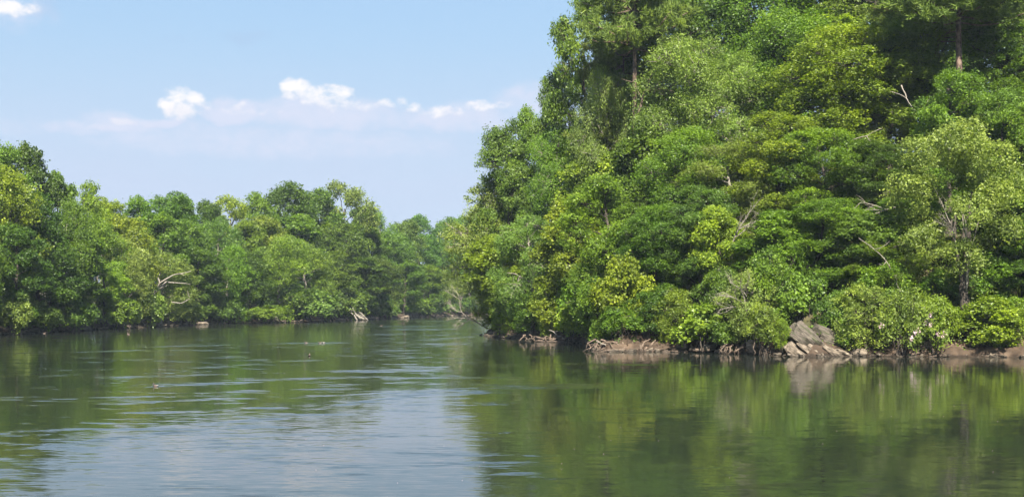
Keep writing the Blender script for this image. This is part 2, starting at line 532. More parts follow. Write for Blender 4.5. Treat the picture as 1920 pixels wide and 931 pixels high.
# the water
def water_material():
    m, t = new_mat('river_water')
    ge = t.node('ShaderNodeNewGeometry')
    pos = ge.outputs['Position']
    px, py, pz = t.sep(pos)
    # patches where the current or a breath of wind roughens the surface
    flow = t.comb(t.math('MULTIPLY_ADD', py, 0.25, px), t.math('MULTIPLY', py, 1.0), 0.0)
    n1 = t.noise(t.vmath('MULTIPLY', flow, (0.10, 0.13, 1)), 1.0, 5, 0.6, dist=0.5)
    n2 = t.noise(t.vmath('MULTIPLY', flow, (0.22, 0.45, 1)), 1.0, 5, 0.62, dist=0.3)
    far = t.smooth(py, 90, 330)
    lef = t.smooth(px, 16, -8)                    # the lee of the wooded point stays calm
    thr = t.math('ADD', n2, t.math('MULTIPLY', far, 0.035))
    p1 = t.smooth(thr, 0.50, 0.60)
    p1 = t.math('MULTIPLY', p1, t.smooth(n1, 0.40, 0.56))
    p1 = t.math('MULTIPLY', p1, t.math('MULTIPLY_ADD', lef, 0.92, 0.08))
    hand = None

    def streak(x0, y0, x1, y1, th, s):
        """an elongated patch of ripples between two pixels of the surface, th pixels deep"""
        def wpt(x, y):
            d = F * CAMH / (y - HOR)
            return ((x - 960) * d / F, d)
        a = wpt(x0, y0)
        b = wpt(x1, y1)
        cx, cy = (a[0] + b[0]) / 2, (a[1] + b[1]) / 2
        L = math.hypot(b[0] - a[0], b[1] - a[1]) / 2
        an = math.atan2(b[1] - a[1], b[0] - a[0])
        depth = th * cy * cy / (F * CAMH) / 2 * abs(math.cos(an)) + 0.12
        ux = t.math('MULTIPLY_ADD', px, math.cos(an) / L, t.math('MULTIPLY_ADD', py, math.sin(an) / L, -(cx * math.cos(an) + cy * math.sin(an)) / L))
        uy = t.math('MULTIPLY_ADD', px, -math.sin(an) / depth, t.math('MULTIPLY_ADD', py, math.cos(an) / depth, (cx * math.sin(an) - cy * math.cos(an)) / depth))
        r = t.math('ADD', t.math('MULTIPLY', ux, ux), t.math('MULTIPLY', uy, uy))
        return t.math('MULTIPLY', t.math('SUBTRACT', 1.0, r, clamp=True), s)
    for a in [(300, 722, 505, 715, 6, 1.3), (0, 663, 95, 660, 4, 1.1), (120, 661, 285, 655, 5, 1.2), (275, 650, 460, 645, 5, 1.3), (230, 657, 440, 656, 3, .8),
              (470, 645, 680, 641, 5, 1.2), (515, 651, 560, 650, 4, 0.9), (570, 697, 860, 692, 7, 1.4), (470, 712, 760, 704, 6, .9), (740, 688, 850, 687, 5, 1.0),
              (560, 770, 960, 716, 9, 1.3), (880, 726, 1150, 722, 12, 1.5), (330, 800, 640, 772, 8, 1.0), (0, 845, 420, 800, 11, 1.2), (300, 752, 400, 748, 5, .8),
              (640, 742, 1000, 730, 14, 1.0), (90, 815, 480, 790, 7, .7), (700, 603, 900, 600, 5, 1.3), (620, 612, 860, 611, 4, 1.0), (300, 622, 560, 612, 4, .8),
              (780, 638, 900, 630, 5, .7), (700, 655, 800, 657, 3, .8), (1000, 681, 1330, 684, 5, .7), (440, 765, 560, 764, 5, .7), (1080, 790, 1180, 792, 3, .4), (560, 607, 760, 606, 3, .9), (700, 618, 880, 616, 4, 1.1), (640, 627, 790, 626, 3, .8), (760, 645, 890, 644, 4, .9),
              (500, 676, 640, 675, 3, .6), (150, 745, 330, 742, 4, .7), (60, 700, 200, 697, 3, .6), (350, 735, 520, 732, 5, .9), (200, 775, 420, 770, 5, .8), (20, 760, 120, 759, 3, .6), (520, 730, 700, 728, 4, .8)]:
        s_ = streak(*a)
        hand = s_ if hand is None else t.math('MAXIMUM', hand, s_)
    hand = t.math('MULTIPLY', hand, t.smooth(n2, 0.32, 0.58, 0.2, 1.4), clamp=True)
    ruf = t.math('MAXIMUM', hand, t.math('MULTIPLY', p1, 0.7))
    brk = t.noise(t.vmath('MULTIPLY', flow, (0.30, 1.15, 1)), 1.0, 6, 0.7, dist=0.8)
    ruf = t.math('MULTIPLY', ruf, t.smooth(brk, 0.40, 0.60, 0.05, 1.15))
    # the faster water in the foreground on the open side
    fore = t.math('MULTIPLY', t.smooth(t.math('MULTIPLY_ADD', n2, 70.0, t.math('MULTIPLY_ADD', px, -2.5, t.math('SUBTRACT', py, 35.0))), 104, 78), t.smooth(px, 2.0, -2.0))
    amp = t.math('MULTIPLY_ADD', ruf, 0.45, t.math('MULTIPLY_ADD', fore, 0.05, 0.068))
    wa = t.noise(t.vmath('MULTIPLY', pos, (0.35, 2.0, 1)), 1.0, 3, 0.55, out='Color')
    wb = t.noise(t.vmath('MULTIPLY', pos, (1.3, 8.0, 1)), 1.0, 3, 0.6, out='Color')
    wc = t.noise(t.vmath('MULTIPLY', pos, (0.12, 0.3, 1)), 1.0, 2, 0.5, out='Color')
    va = t.vmath('SUBTRACT', wa, (0.5, 0.5, 0.5))
    vb = t.vmath('SUBTRACT', wb, (0.5, 0.5, 0.5))
    vc = t.vmath('SUBTRACT', wc, (0.5, 0.5, 0.5))
    sum_ = t.vmath('ADD', t.vmath('MULTIPLY', va, (0.3, 0.3, 0)), t.vmath('MULTIPLY', vb, (0.9, 0.9, 0)))
    am = t.node('ShaderNodeVectorMath', operation='SCALE')
    t.l.new(sum_, am.inputs[0])
    t.l.new(amp, am.inputs[3])
    sl_ = t.vmath('ADD', am.outputs[0], t.vmath('MULTIPLY', vc, (0.012, 0.012, 0)))
    # ripples seen at a grazing angle show the facets that face the shore they run to
    nrm = t.vmath('NORMALIZE', t.vmath('ADD', sl_, t.comb(0.0, t.math('MULTIPLY_ADD', ruf, -0.092, t.math('MULTIPLY', fore, -0.014)), 1.0)))
    murk = t.noise(t.vmath('MULTIPLY', flow, (0.03, 0.05, 1)), 1.0, 3, 0.5)
    bs = t.node('ShaderNodeBsdfPrincipled')
    t.put(bs.inputs['Base Color'], t.mix(t.smooth(murk, 0.35, 0.65), (0.014, 0.019, 0.014, 1), (0.022, 0.025, 0.016, 1)))
    bs.inputs['Roughness'].default_value = 0.03
    bs.inputs['IOR'].default_value = 1.333
    t.l.new(nrm, bs.inputs['Normal'])
    o = t.node('ShaderNodeOutputMaterial')
    t.l.new(bs.outputs[0], o.inputs[0])
    return m


wv = [(-600, -55, 0), (600, -55, 0), (600, 700, 0), (-600, 700, 0)]
river = link('river', mesh_np('river', wv, [0, 1, 2, 3], 4, water_material()))
tag(river, kind='structure')


# ------------------------------------------------------------------ foliage
def unit(v):
    return v / (np.linalg.norm(v, axis=-1, keepdims=True) + 1e-9)


def leaves(rng, C, Nn, rs, per, leaf, aspect=0.7, flat=0.25, droop=0.0, nrand=0.6, fall=0.0, tint_c=None, tint_amp=0.5):
    """per leaves in each spray; C spray centres, Nn spray normals, rs spray radii -> verts, tint"""
    S = len(C)
    a = unit(np.cross(Nn, rng.normal(0, 1, (S, 3))))
    b = np.cross(Nn, a)
    r = np.sqrt(rng.random((S, per))) * rs[:, None]
    th = rng.random((S, per)) * 2 * np.pi
    # three-lobed sprays so that the rim is never a circle
    r = r * (0.72 + 0.38 * np.cos(th * rng.integers(2, 5, (S, 1)) + rng.random((S, 1)) * 6))
    h = rng.normal(0, flat, (S, per)) * rs[:, None]
    P = C[:, None, :] + a[:, None, :] * (r * np.cos(th))[..., None] + b[:, None, :] * (r * np.sin(th))[..., None] + Nn[:, None, :] * h[..., None]
    P[..., 2] -= droop * r * r / (rs[:, None]) + fall * rng.random((S, per)) ** 1.5 * rs[:, None]
    n = unit(Nn[:, None, :] + rng.normal(0, nrand, (S, per, 3)))
    ax = rng.normal(0, 1, (S, per, 3))
    ax[..., 2] -= 0.7 + fall
    ax = unit(np.cross(n, np.cross(ax, n)))
    bx_ = np.cross(n, ax)
    L = leaf * (0.44 + 0.86 * rng.random((S, per, 1)) ** 1.5) * (0.85 + 0.35 * rng.random((S, 1, 1)))
    W = L * aspect * 0.5
    tint = (tint_c[:, None] if tint_c is not None else 0.5) + rng.normal(0, 0.16 * tint_amp * 2, (S, per))
    P = P.reshape(-1, 3)
    ax = ax.reshape(-1, 3)
    bx_ = bx_.reshape(-1, 3)
    L = L.reshape(-1, 1)
    W = W.reshape(-1, 1)
    n = n.reshape(-1, 3)
    V = np.stack([P - ax * L * 0.5, P + bx_ * W + ax * L * 0.05 + n * W * 0.25, P + ax * L * 0.5, P - bx_ * W + ax * L * 0.05 + n * W * 0.25], 1).reshape(-1, 3)
    return V, np.clip(tint.ravel(), 0, 1)


def crown_mesh(name, parts, mat=None):
    V = np.concatenate([p[0] for p in parts])
    T = np.concatenate([p[1] for p in parts])
    return mesh_np(name, V, np.arange(len(V)), 4, mat or M_LEAF, attr=T)


class Proto:
    pass


def make_broadleaf(seed, H=24.0, R=5.5, base=0.2, nl=14, spl=55, per=46, leaf=0.26, aspect=0.72, drop=0.0, droop=0.25, bark=None, name='broadleaf',
                   top=1.0, spread=0.62, rs_f=0.15, lobe=(0.26, 0.42), twig=True, flat=0.38, nrand=0.75, widest=0.6, lean=(0, 0)):
    rng = np.random.default_rng(seed)
    mb = MB()
    tr_top = H * 0.80
    bendv = rng.normal(0, 0.03 * H, 2) + np.array(lean) * H
    tp = np.array([[bendv[0] * (k / 7) ** 1.6, bendv[1] * (k / 7) ** 1.6, tr_top * k / 7] for k in range(8)])
    tp[1:-1, :2] += rng.normal(0, 0.10, (6, 2)) * R * 0.3
    r0 = H * 0.0125 + 0.05
    mb.tube(np.vstack([[tp[0] - [0, 0, 1.2]], tp]), [r0 * 1.7] + [r0 * (1.25 if k == 0 else 1 - 0.75 * k / 7) for k in range(8)], 8)

    def prof(t):     # crown radius along its height 0..1
        if t < widest:
            return 0.55 + 0.45 * math.sin(t / widest * math.pi / 2)
        return max(0.2, math.cos((t - widest) / (1 - widest) * math.pi / 2) ** 0.5)
    cents = []
    z0 = H * base
    for i in range(nl):
        t = ((i + 0.5 * rng.random()) / nl) ** 0.75
        t = min(t, 0.97)
        ang = i * 2.399 + rng.normal(0, 0.5)
        rl = R * rng.uniform(*lobe) * (1.0 if t < 0.8 else 0.9)
        z = z0 + (H * top - z0 - rl * 0.6) * t
        rad = R * prof(t) * rng.uniform(0.75, 1.12) * spread
        k = min(1.0, z / tr_top)
        cx = bendv[0] * k ** 1.6 + rad * math.cos(ang)
        cy = bendv[1] * k ** 1.6 + rad * math.sin(ang)
        cents.append((cx, cy, z, rl, rng.random()))
    P = []
    for (cx, cy, z, rl, tl) in cents:
        c = np.array([cx, cy, z])
        # limb
        k = max(0.12, min(0.93, (z - 0.35 * math.hypot(cx, cy) - 0.5 * rl) / tr_top))
        st = np.array([np.interp(k * tr_top, tp[:, 2], tp[:, 0]), np.interp(k * tr_top, tp[:, 2], tp[:, 1]), k * tr_top])
        lp = bend(rng, st, c, 5, 0.05, -0.05)
        rr = r0 * (0.48 - 0.25 * k)
        mb.tube(lp, np.linspace(rr, rr * 0.35, 5), 5)
        S = spl
        d = rng.normal(0, 1, (S, 3))
        d[:, 2] += 0.35
        d = unit(d)
        rr_ = rl * (0.45 + 0.62 * rng.random(S) ** 0.55)
        C = c + d * rr_[:, None] * np.array([1, 1, 0.92])
        if drop:
            C[:, 2] -= drop * rl * rng.random(S) ** 2
        Nn = unit(d * 0.9 + np.array([0, 0, 0.42]) + rng.normal(0, 0.42, (S, 3)))
        rs = R * rs_f * rng.uniform(0.6, 1.3, S)
        tc_ = 0.5 + 0.40 * (tl - 0.5) + rng.normal(0, 0.17, S)
        P.append(leaves(rng, C, Nn, rs, per, leaf, aspect, flat, droop, nrand, drop, tc_))
        if twig:
            for s in range(0, S, 3):
                mb.tube(bend(rng, lp[3] if s % 2 else c, C[s] + (C[s] - c) * 0.12, 4, 0.08), [0.06, 0.045, 0.03, 0.012], 3)
    p = Proto()
    p.H, p.R = H, R
    p.crown = crown_mesh(name + '_crown', P)
    p.trunk = mb.mesh(name + '_trunk', bark or M_BARK)
    return p


def make_pine(seed, H=28.0, R=4.0, base=0.62, whorls=19, name='pine'):
    rng = np.random.default_rng(seed)
    mb = MB()
    b = rng.normal(0, 0.25, 2)
    zz = np.linspace(-1, H * 0.97, 9)
    tp = np.stack([b[0] * np.sin(zz / H * 3), b[1] * np.sin(zz / H * 2.2), zz], 1)
    mb.tube(tp, np.linspace(0.33, 0.05, 9), 9)
    C = []
    D = []
    for i in range(whorls):
        t = i / (whorls - 1)
        z = H * (base + (0.96 - base) * t)
        nb = rng.integers(3, 6)
        for j in range(nb):
            ang = rng.random() * 6.28
            L = R * (0.35 + 0.75 * math.sin(min(1, (1 - t) * 1.4 + 0.12) * math.pi / 2)) * rng.uniform(0.6, 1.15)
            st = np.array([np.interp(z, tp[:, 2], tp[:, 0]), np.interp(z, tp[:, 2], tp[:, 1]), z])
            en = st + np.array([math.cos(ang) * L, math.sin(ang) * L, L * rng.uniform(-0.05, 0.35)])
            bp = bend(rng, st, en, 5, 0.05, 0.06)
            mb.tube(bp, np.linspace(0.09, 0.025, 5), 4)
            for s in range(int(6 + L * 5.5)):
                u = rng.uniform(0.35, 1.02)
                p = st + (en - st) * u + rng.normal(0, 1, 3) * np.array([0.42, 0.42, 0.22]) * (0.5 + 0.22 * L)
                C.append(p)
                dd = (en - st) / L * 0.6 + np.array([0, 0, 0.55]) + rng.normal(0, 0.4, 3)
                D.append(dd)
    C = np.array(C)
    D = unit(np.array(D))
    S = len(C)
    per = 34
    dirs = unit(D[:, None, :] * 0.75 + rng.normal(0, 0.75, (S, per, 3)))
    L = 0.42 * rng.uniform(0.7, 1.2, (S, per, 1))
    side = unit(np.cross(dirs, rng.normal(0, 1, (S, per, 3)))) * 0.026
    c0 = C[:, None, :] + rng.normal(0, 0.08, (S, per, 3))
    V = np.stack([c0 - side, c0 + side, c0 + dirs * L + side * 0.5, c0 + dirs * L - side * 0.5], 2).reshape(-1, 3)
    T = np.clip(np.repeat(0.5 + rng.normal(0, 0.15, S), per) + rng.normal(0, 0.12, S * per), 0, 1)
    p = Proto()
    p.H, p.R = H, R
    p.crown = crown_mesh(name + '_needles', [(V, T)], M_NEEDLE)
    p.trunk = mb.mesh(name + '_trunk', M_PINEBARK)
    return p


def make_shrub(seed, R=2.2, H=3.2, nl=9, spl=26, per=40, leaf=0.2, aspect=0.7, drop=0.0, name='shrub', bark=None, rs_f=0.22, blossoms=0, stems=6, droop=0.25, flat=0.22):
    rng = np.random.default_rng(seed)
    mb = MB()
    P = []
    tops = []
    for i in range(nl):
        ang = i * 2.399 + rng.normal(0, 0.4)
        t = (i + 0.5) / nl
        rad = R * 0.62 * math.sqrt(rng.random()) * (1.1 - 0.35 * t)
        c = np.array([rad * math.cos(ang), rad * math.sin(ang), H * (0.22 + 0.62 * t * rng.uniform(0.7, 1.1))])
        rl = R * rng.uniform(0.30, 0.48)
        if i < stems + 3:
            mb.tube(bend(rng, (rng.normal(0, 0.12) * R, rng.normal(0, 0.12) * R, -0.7), c, 5, 0.05, -0.06), np.linspace(0.07, 0.02, 5), 5)
        d = rng.normal(0, 1, (spl, 3))
        d[:, 2] += 0.25
        d = unit(d)
        C = c + d * (rl * (0.4 + 0.65 * rng.random(spl) ** 0.6))[:, None] * np.array([1, 1, 0.8])
        if drop:
            C[:, 2] -= drop * rl * rng.random(spl) ** 2
        Nn = unit(d * 0.7 + np.array([0, 0, 0.7]) + rng.normal(0, 0.3, (spl, 3)))
        rs = R * rs_f * rng.uniform(0.6, 1.3, spl)
        P.append(leaves(rng, C, Nn, rs, per, leaf, aspect, flat, droop, 0.6, drop, 0.5 + rng.normal(0, 0.15) + rng.normal(0, 0.12, spl)))
        for s in range(0, spl, 4):
            mb.tube(bend(rng, c, C[s], 3, 0.08), [0.03, 0.02, 0.008], 3)
        tops.append((C, Nn))
    p = Proto()
    p.H, p.R = H, R
    p.crown = crown_mesh(name + '_leaves', P)
    p.trunk = mb.mesh(name + '_stems', bark or M_BARK)
    p.bloss = None
    if blossoms:
        C = np.concatenate([c for c, n in tops])
        Nn = np.concatenate([n for c, n in tops])
        r_ = np.linalg.norm(C[:, :2], axis=1) / R - 0.15 * C[:, 2] / H
        pick = np.argsort(-r_ + rng.random(len(r_)) * 0.25)[:blossoms]
        C = C[pick] + Nn[pick] * 0.12 + np.array([0, 0, 0.05])
        V, T = leaves(rng, C, Nn[pick], np.full(len(C), 0.17), 34, 0.085, 0.95, 0.5, 0, 1.2)
        p.bloss = mesh_np(name + '_blossom', V, np.arange(len(V)), 4, M_PETAL, attr=T)
    return p


print('protos')
PR = {}
PR['oak1'] = make_broadleaf(11, H=24, R=6.0, base=0.14, nl=20, spl=62, per=58, leaf=0.235)
PR['oak2'] = make_broadleaf(12, H=25, R=5.2, base=0.18, nl=18, spl=60, per=58, leaf=0.235, widest=0.6, lobe=(0.28, 0.42))
PR['maple'] = make_broadleaf(13, H=20, R=4.6, base=0.10, nl=18, spl=54, per=48, leaf=0.29, aspect=0.9, rs_f=0.17, droop=0.4)
PR['tall'] = make_broadleaf(14, H=28, R=4.4, base=0.22, nl=19, spl=54, per=58, leaf=0.235, widest=0.5, spread=0.66)
PR['open'] = make_broadleaf(15, H=22, R=6.4, base=0.30, nl=21, spl=54, per=46, leaf=0.22, aspect=0.6, bark=M_PALEBARK, rs_f=0.15, droop=0.45, flat=0.16, widest=0.55, lobe=(0.22, 0.38))
PR['birch'] = make_broadleaf(16, H=18, R=4.6, base=0.14, nl=17, spl=60, per=46, leaf=0.21, aspect=0.5, drop=0.9, droop=0.5, bark=M_PALEBARK, rs_f=0.14, flat=0.2, lobe=(0.22, 0.4), spread=0.72)
PR['silver'] = make_broadleaf(17, H=24, R=6.2, base=0.15, nl=21, spl=64, per=58, leaf=0.23, aspect=0.45, drop=0.35, droop=0.6, bark=M_PALEBARK, rs_f=0.15, lobe=(0.24, 0.38))
PR['crook'] = make_broadleaf(18, H=23, R=5.0, base=0.2, nl=13, spl=60, per=54, leaf=0.24, spread=0.8, lobe=(0.22, 0.36), widest=0.5)
PR['pine'] = make_pine(21)
PR['pine2'] = make_pine(22, H=26, R=4.6, base=0.36, whorls=20)
PR['bush1'] = make_shrub(31, leaf=0.22, aspect=0.8)
PR['bush2'] = make_shrub(32, R=2.6, H=2.8, nl=12, leaf=0.2, drop=0.15)
PR['bush3'] = make_shrub(33, R=2.0, H=3.8, nl=9, leaf=0.18, aspect=0.5)
PR['laurel'] = make_shrub(34, R=2.4, H=3.0, nl=11, leaf=0.17, aspect=0.5, blossoms=15)
PR['sap'] = make_shrub(35, R=2.4, H=4.4, nl=8, spl=26, per=36, leaf=0.27, aspect=0.9, rs_f=0.26)
# far bank, where a leaf is smaller than a pixel: fewer, larger leaf faces
PR['f1'] = make_broadleaf(41, H=26, R=6.0, base=0.10, nl=20, spl=56, per=26, leaf=0.38, rs_f=0.17, name='far_a', twig=False)
PR['f2'] = make_broadleaf(42, H=26, R=5.4, base=0.14, nl=18, spl=56, per=26, leaf=0.38, widest=0.6, name='far_b', twig=False)
PR['f3'] = make_broadleaf(43, H=22, R=6.4, base=0.08, nl=20, spl=56, per=26, leaf=0.36, aspect=0.5, drop=0.5, rs_f=0.15, name='far_c', twig=False, bark=M_PALEBARK)
PR['f4'] = make_broadleaf(44, H=28, R=4.6, base=0.16, nl=20, spl=52, per=26, leaf=0.38, widest=0.55, name='far_d', twig=False)
PR['f5'] = make_broadleaf(45, H=25, R=6.4, base=0.30, nl=15, spl=54, per=26, leaf=0.36, widest=0.6, lobe=(0.2, 0.36), spread=0.8, name='far_e', twig=False)
PR['fb'] = make_shrub(46, R=3.0, H=4.0, nl=9, spl=30, per=30, leaf=0.3, name='far_bush', drop=0.1)
PR['tb1'] = make_broadleaf(51, H=7.5, R=2.9, base=0.06, nl=14, spl=30, per=44, leaf=0.2, rs_f=0.2, name='tall_bush')
PR['tb2'] = make_broadleaf(52, H=7.0, R=3.0, base=0.04, nl=15, spl=30, per=44, leaf=0.2, aspect=0.5, rs_f=0.18, name='tall_bush', drop=0.2)
PR['tb3'] = make_broadleaf(53, H=7.0, R=3.1, base=0.05, nl=13, spl=28, per=40, leaf=0.25, aspect=0.9, rs_f=0.2, name='tall_bush')

# colours of foliage (albedo)
G_MID = (0.104, 0.172, 0.018)
G_YEL = (0.148, 0.206, 0.018)
G_LIME = (0.168, 0.236, 0.024)
G_DARK = (0.080, 0.136, 0.016)
G_DEEP = (0.060, 0.104, 0.014)
G_BLUE = (0.086, 0.152, 0.024)
G_PALE = (0.160, 0.210, 0.042)
G_SILV = (0.138, 0.194, 0.040)
G_PINE = (0.106, 0.148, 0.026)
G_OLIVE = (0.124, 0.176, 0.022)
prng = random.Random(7)

KN = {'pine': ('pine_tree', 'pine tree'), 'pine2': ('pine_tree', 'pine tree')}


def inst(pr, loc, sxy, sz, rot, color, name, label, cat, group):
    p = PR[pr]
    root = bpy.data.objects.new(name, None)
    root.empty_display_size = 0.5
    COL.objects.link(root)
    root.location = loc
    root.rotation_euler = (0, 0, rot)
    root.scale = (sxy, sxy, sz)
    tag(root, label, cat, group)
    shrub = 'bush' in name or 'shrub' in name
    c_ = link('foliage' if shrub else 'crown', p.crown, root)
    c_.color = (*color, 1)
    t_ = link('stems' if shrub else 'trunk', p.trunk, root)
    if getattr(p, 'bloss', None):
        b = link('blossom', p.bloss, root)
    return root


def T(pr, x, d, top, width, color, label, name='broadleaf_tree', cat='tree', group=None, rot=None, zoff=0.0):
    """a tree standing d metres out, at the bearing of column x, reaching row top, crown width px"""
    X = (x - 960) * d / F
    z = gz(X, d) + zoff
    if z < 0.3:
        z = 0.3
    h = CAMH - z + (HOR - top) * d / F
    p = PR[pr]
    wm = width * d / F * (1.6 if pr[0] == 'f' else 1.38)
    if pr.startswith('pine'):
        name, cat = 'pine_tree', 'pine'
    v = [prng.uniform(0.92, 1.08) for _ in range(3)]
    col = tuple(a * b for a, b in zip(color, v))
    return inst(pr, (X, d, z), wm / (2.15 * p.R), h / p.H, prng.uniform(0, 6.28) if rot is None else rot, col, name, label, cat, group)


def S(pr, x, d, top, width, color, label, group='shrubs along the waterline', name='shrub', zb=None, cat='shrub', rot=None):
    X = (x - 960) * d / F
    if pr[0] != 'f':
        d -= 1.1
    else:
        X += 2.2
        d -= 1.5
        top -= 8
        width *= 1.25
    z = gz(X, d) if zb is None else zb
    z = min(max(z + (0.25 if pr[0] != 'f' else -0.1), 0.8), 30)
    h = CAMH - z + (HOR - top) * d / F
    wm = width * d / F * 1.25
    if pr[0] == 'f':
        color = tuple(0.4 * a + 0.6 * b for a, b in zip(color, (0.085, 0.14, 0.022)))
    elif h > 1.15 * wm or h > 4.6:
        if pr != 'laurel':
            pr = {'bush3': 'tb2', 'sap': 'tb3'}.get(pr, 'tb1')
    p = PR[pr]
    col = tuple(a * prng.uniform(0.93, 1.07) for a in color)
    return inst(pr, (X, d, z), wm / (2.1 * p.R), max(0.3, h / p.H), prng.uniform(0, 6.28) if rot is None else rot, col, name, label, cat, group)

# ------------------------------------------------------------------ the wooded point on the right
print('trees')
GB = 'trees on the far left bank'
GR = 'trees on the wooded point'
R_TREES = [
    # top of the slope
    ('tall', 1172, 200, -45, 120, G_MID, 'leafy crown at the top edge, left of the two pine trunks on the point'),
    ('oak1', 1235, 190, -50, 190, G_DARK, 'dark crown behind the left pine trunk at the top of the point'),
    ('oak2', 1340, 192, -70, 190, G_DEEP, 'deep green crown at the top edge above the silvery tree'),
    ('oak1', 1455, 188, -70, 200, G_MID, 'mid green crown at the top edge, midway between the two pine trunks'),
    ('tall', 1560, 190, -80, 190, G_YEL, 'yellow green crown at the top edge, next left of the right pine foliage'),
    ('oak2', 1660, 186, -90, 180, G_DARK, 'dark crown at the top edge just left of the right pine foliage'),
    ('oak1', 1760, 190, -90, 190, G_MID, 'deep shaded crown behind the right pine trunks'),
    ('oak2', 1870, 185, -90, 190, G_DEEP, 'dark crown in the top right corner behind the others'),
    ('oak1', 1975, 172, -60, 190, G_DARK, 'dark crown cut off by the right edge near the top'),
    # skyline
    ('crook', 1098, 190, -30, 126, G_DARK, 'irregular dark tree with an arm of leaves reaching into the sky'),
    ('oak2', 1036, 200, 122, 84, G_DARK, 'dark rounded crown on the skyline under the reaching arm of leaves'),
    ('crook', 1008, 205, 200, 78, G_MID, 'small crown stepping down the skyline right of the blue green tree'),
    ('pine2', 1168, 184, 25, 125, G_PINE, 'olive pine with soft needles left of the bare pine trunk'),
    ('pine', 1192, 172, -200, 150, G_PINE, 'tall pine with a bare brown trunk and broken limbs near the skyline'),
    ('silver', 1050, 194, 232, 130, G_MID, 'soft green crown between the blue green tree and the lime one'),
    ('oak2', 950, 208, 226, 125, G_BLUE, 'dense blue green tree standing at the left end of the skyline'),
    ('birch', 934, 211.5, 335, 160, G_PALE, 'pale yellow green weeping tree leaning over the water at the tip of the point'),
    # upper slope, middle
    ('silver', 1290, 168, 62, 205, G_SILV, 'large silvery green tree right of the left pine trunk'),
    ('silver', 1375, 165, 95, 200, G_SILV, 'silvery green tree with bare twigs, right of the largest silvery one'),
    ('oak1', 1475, 168, 20, 190, G_MID, 'mid green tree high on the slope behind the broad olive tree'),
    ('oak1', 1565, 158, 45, 240, G_YEL, 'broad yellow green tree high in the middle of the right slope'),
    ('oak2', 1665, 156, 92, 190, G_OLIVE, 'olive crown below the right pine foliage'),
    ('oak2', 1778, 144, 126, 135, G_MID, 'green crown below the right pine trunk with crooked pale limbs'),
    ('pine', 1762, 166, -60, 190, G_PINE, 'pine standing behind with a thin stretch of trunk in shade'),
    ('pine', 1808, 148, -190, 200, G_PINE, 'tall pine with a scaly pinkish trunk at the upper right'),
    ('tall', 1885, 152, 20, 150, G_DARK, 'shaded tree right of the tall right pine'),
    ('oak1', 1705, 160, 30, 130, G_MID, 'leafy tree between the olive crown and the right pine, high up'),
    ('oak2', 1868, 141, 165, 120, G_MID, 'green crown just right of the foot of the right pine trunk'),
    ('oak2', 1122, 187, 215, 90, G_MID, 'round crown low behind the lime tree, closing the gap under the olive pine'),
    ('silver', 1132, 179, 120, 115, G_SILV, 'silvery crown in front of the olive pine near the left pine trunk'),
    ('oak2', 1900, 145, 190, 150, G_BLUE, 'blue green crown at the right edge, midway up'),
    # middle slope
    ('maple', 1085, 180, 268, 130, G_LIME, 'bright lime green tree below the skyline on the left of the point'),
    ('maple', 1180, 168, 225, 140, G_DARK, 'dark green tree between the lime tree and the silvery trees'),
    ('oak1', 1275, 156, 235, 170, G_MID, 'mid green crown under the largest silvery tree'),
    ('silver', 1375, 152, 262, 170, G_SILV, 'silvery crown above the yellow bush on the slope'),
    ('oak2', 1460, 150, 205, 170, G_YEL, 'yellow green crown under the broad tree, left part of its shade'),
    ('oak1', 1550, 147, 235, 170, G_MID, 'leafy crown in the middle of the slope left of the dark hollow'),
    ('oak2', 1655, 146, 262, 130, G_DEEP, 'dark crown in the hollow left of the pale round tree'),
    ('birch', 1000, 186, 398, 130, G_SILV, 'pale silvery tree above the tip of the point'),
    ('maple', 1065, 176, 372, 120, G_YEL, 'sunny yellow green tree under the lime one'),
    ('oak2', 1145, 155, 330, 150, G_MID, 'tree with sunlit left flank, middle height above the driftwood'),
    ('oak1', 1225, 149, 380, 150, G_DARK, 'dark tree above the round stump, its foliage reaching far down'),
    ('oak2', 1310, 146, 345, 130, G_BLUE, 'blue green tree left of the yellow bush on the slope'),
    ('maple', 1362, 144, 385, 95, G_LIME, 'small yellow tree standing out on the slope'),
    ('maple', 1440, 141, 395, 130, G_MID, 'fresh green tree up the slope behind the rock'),
    ('oak2', 1530, 138, 372, 150, G_MID, 'green tree right above the grey rock'),
    ('maple', 1605, 137, 400, 130, G_BLUE, 'blue green tree between the rock and the pale round tree'),
    ('birch', 1665, 134, 440, 130, G_MID, 'thin drooping tree left of the leaning trunk'),
    ('maple', 1890, 137, 330, 140, G_MID, 'green crown behind the pale tree at the right edge'),
    ('oak1', 2080, 160, 0, 190, G_MID, 'tall tree beyond the right edge of the view'),
    ('oak2', 2040, 130, 330, 170, G_MID, 'waterside tree beyond the right edge of the view'),
    ('maple', 2150, 128, 300, 170, G_DARK, 'second waterside tree beyond the right edge of the view'),
    ('oak2', 1945, 132, 400, 130, G_DARK, 'dark tree at the right edge over the sandy spot'),
    ('oak2', 1720, 139, 370, 150, G_MID, 'crown partly hidden behind the left side of the pale round tree'),
    ('maple', 955, 203, 440, 120, G_YEL, 'yellow green tree over the tan boulder at the tip'),
    ('silver', 945, 213, 376, 130, G_PALE, 'pale tree just behind the weeping tree at the tip'),
]
for a in R_TREES:
    T(*a, group=GR)

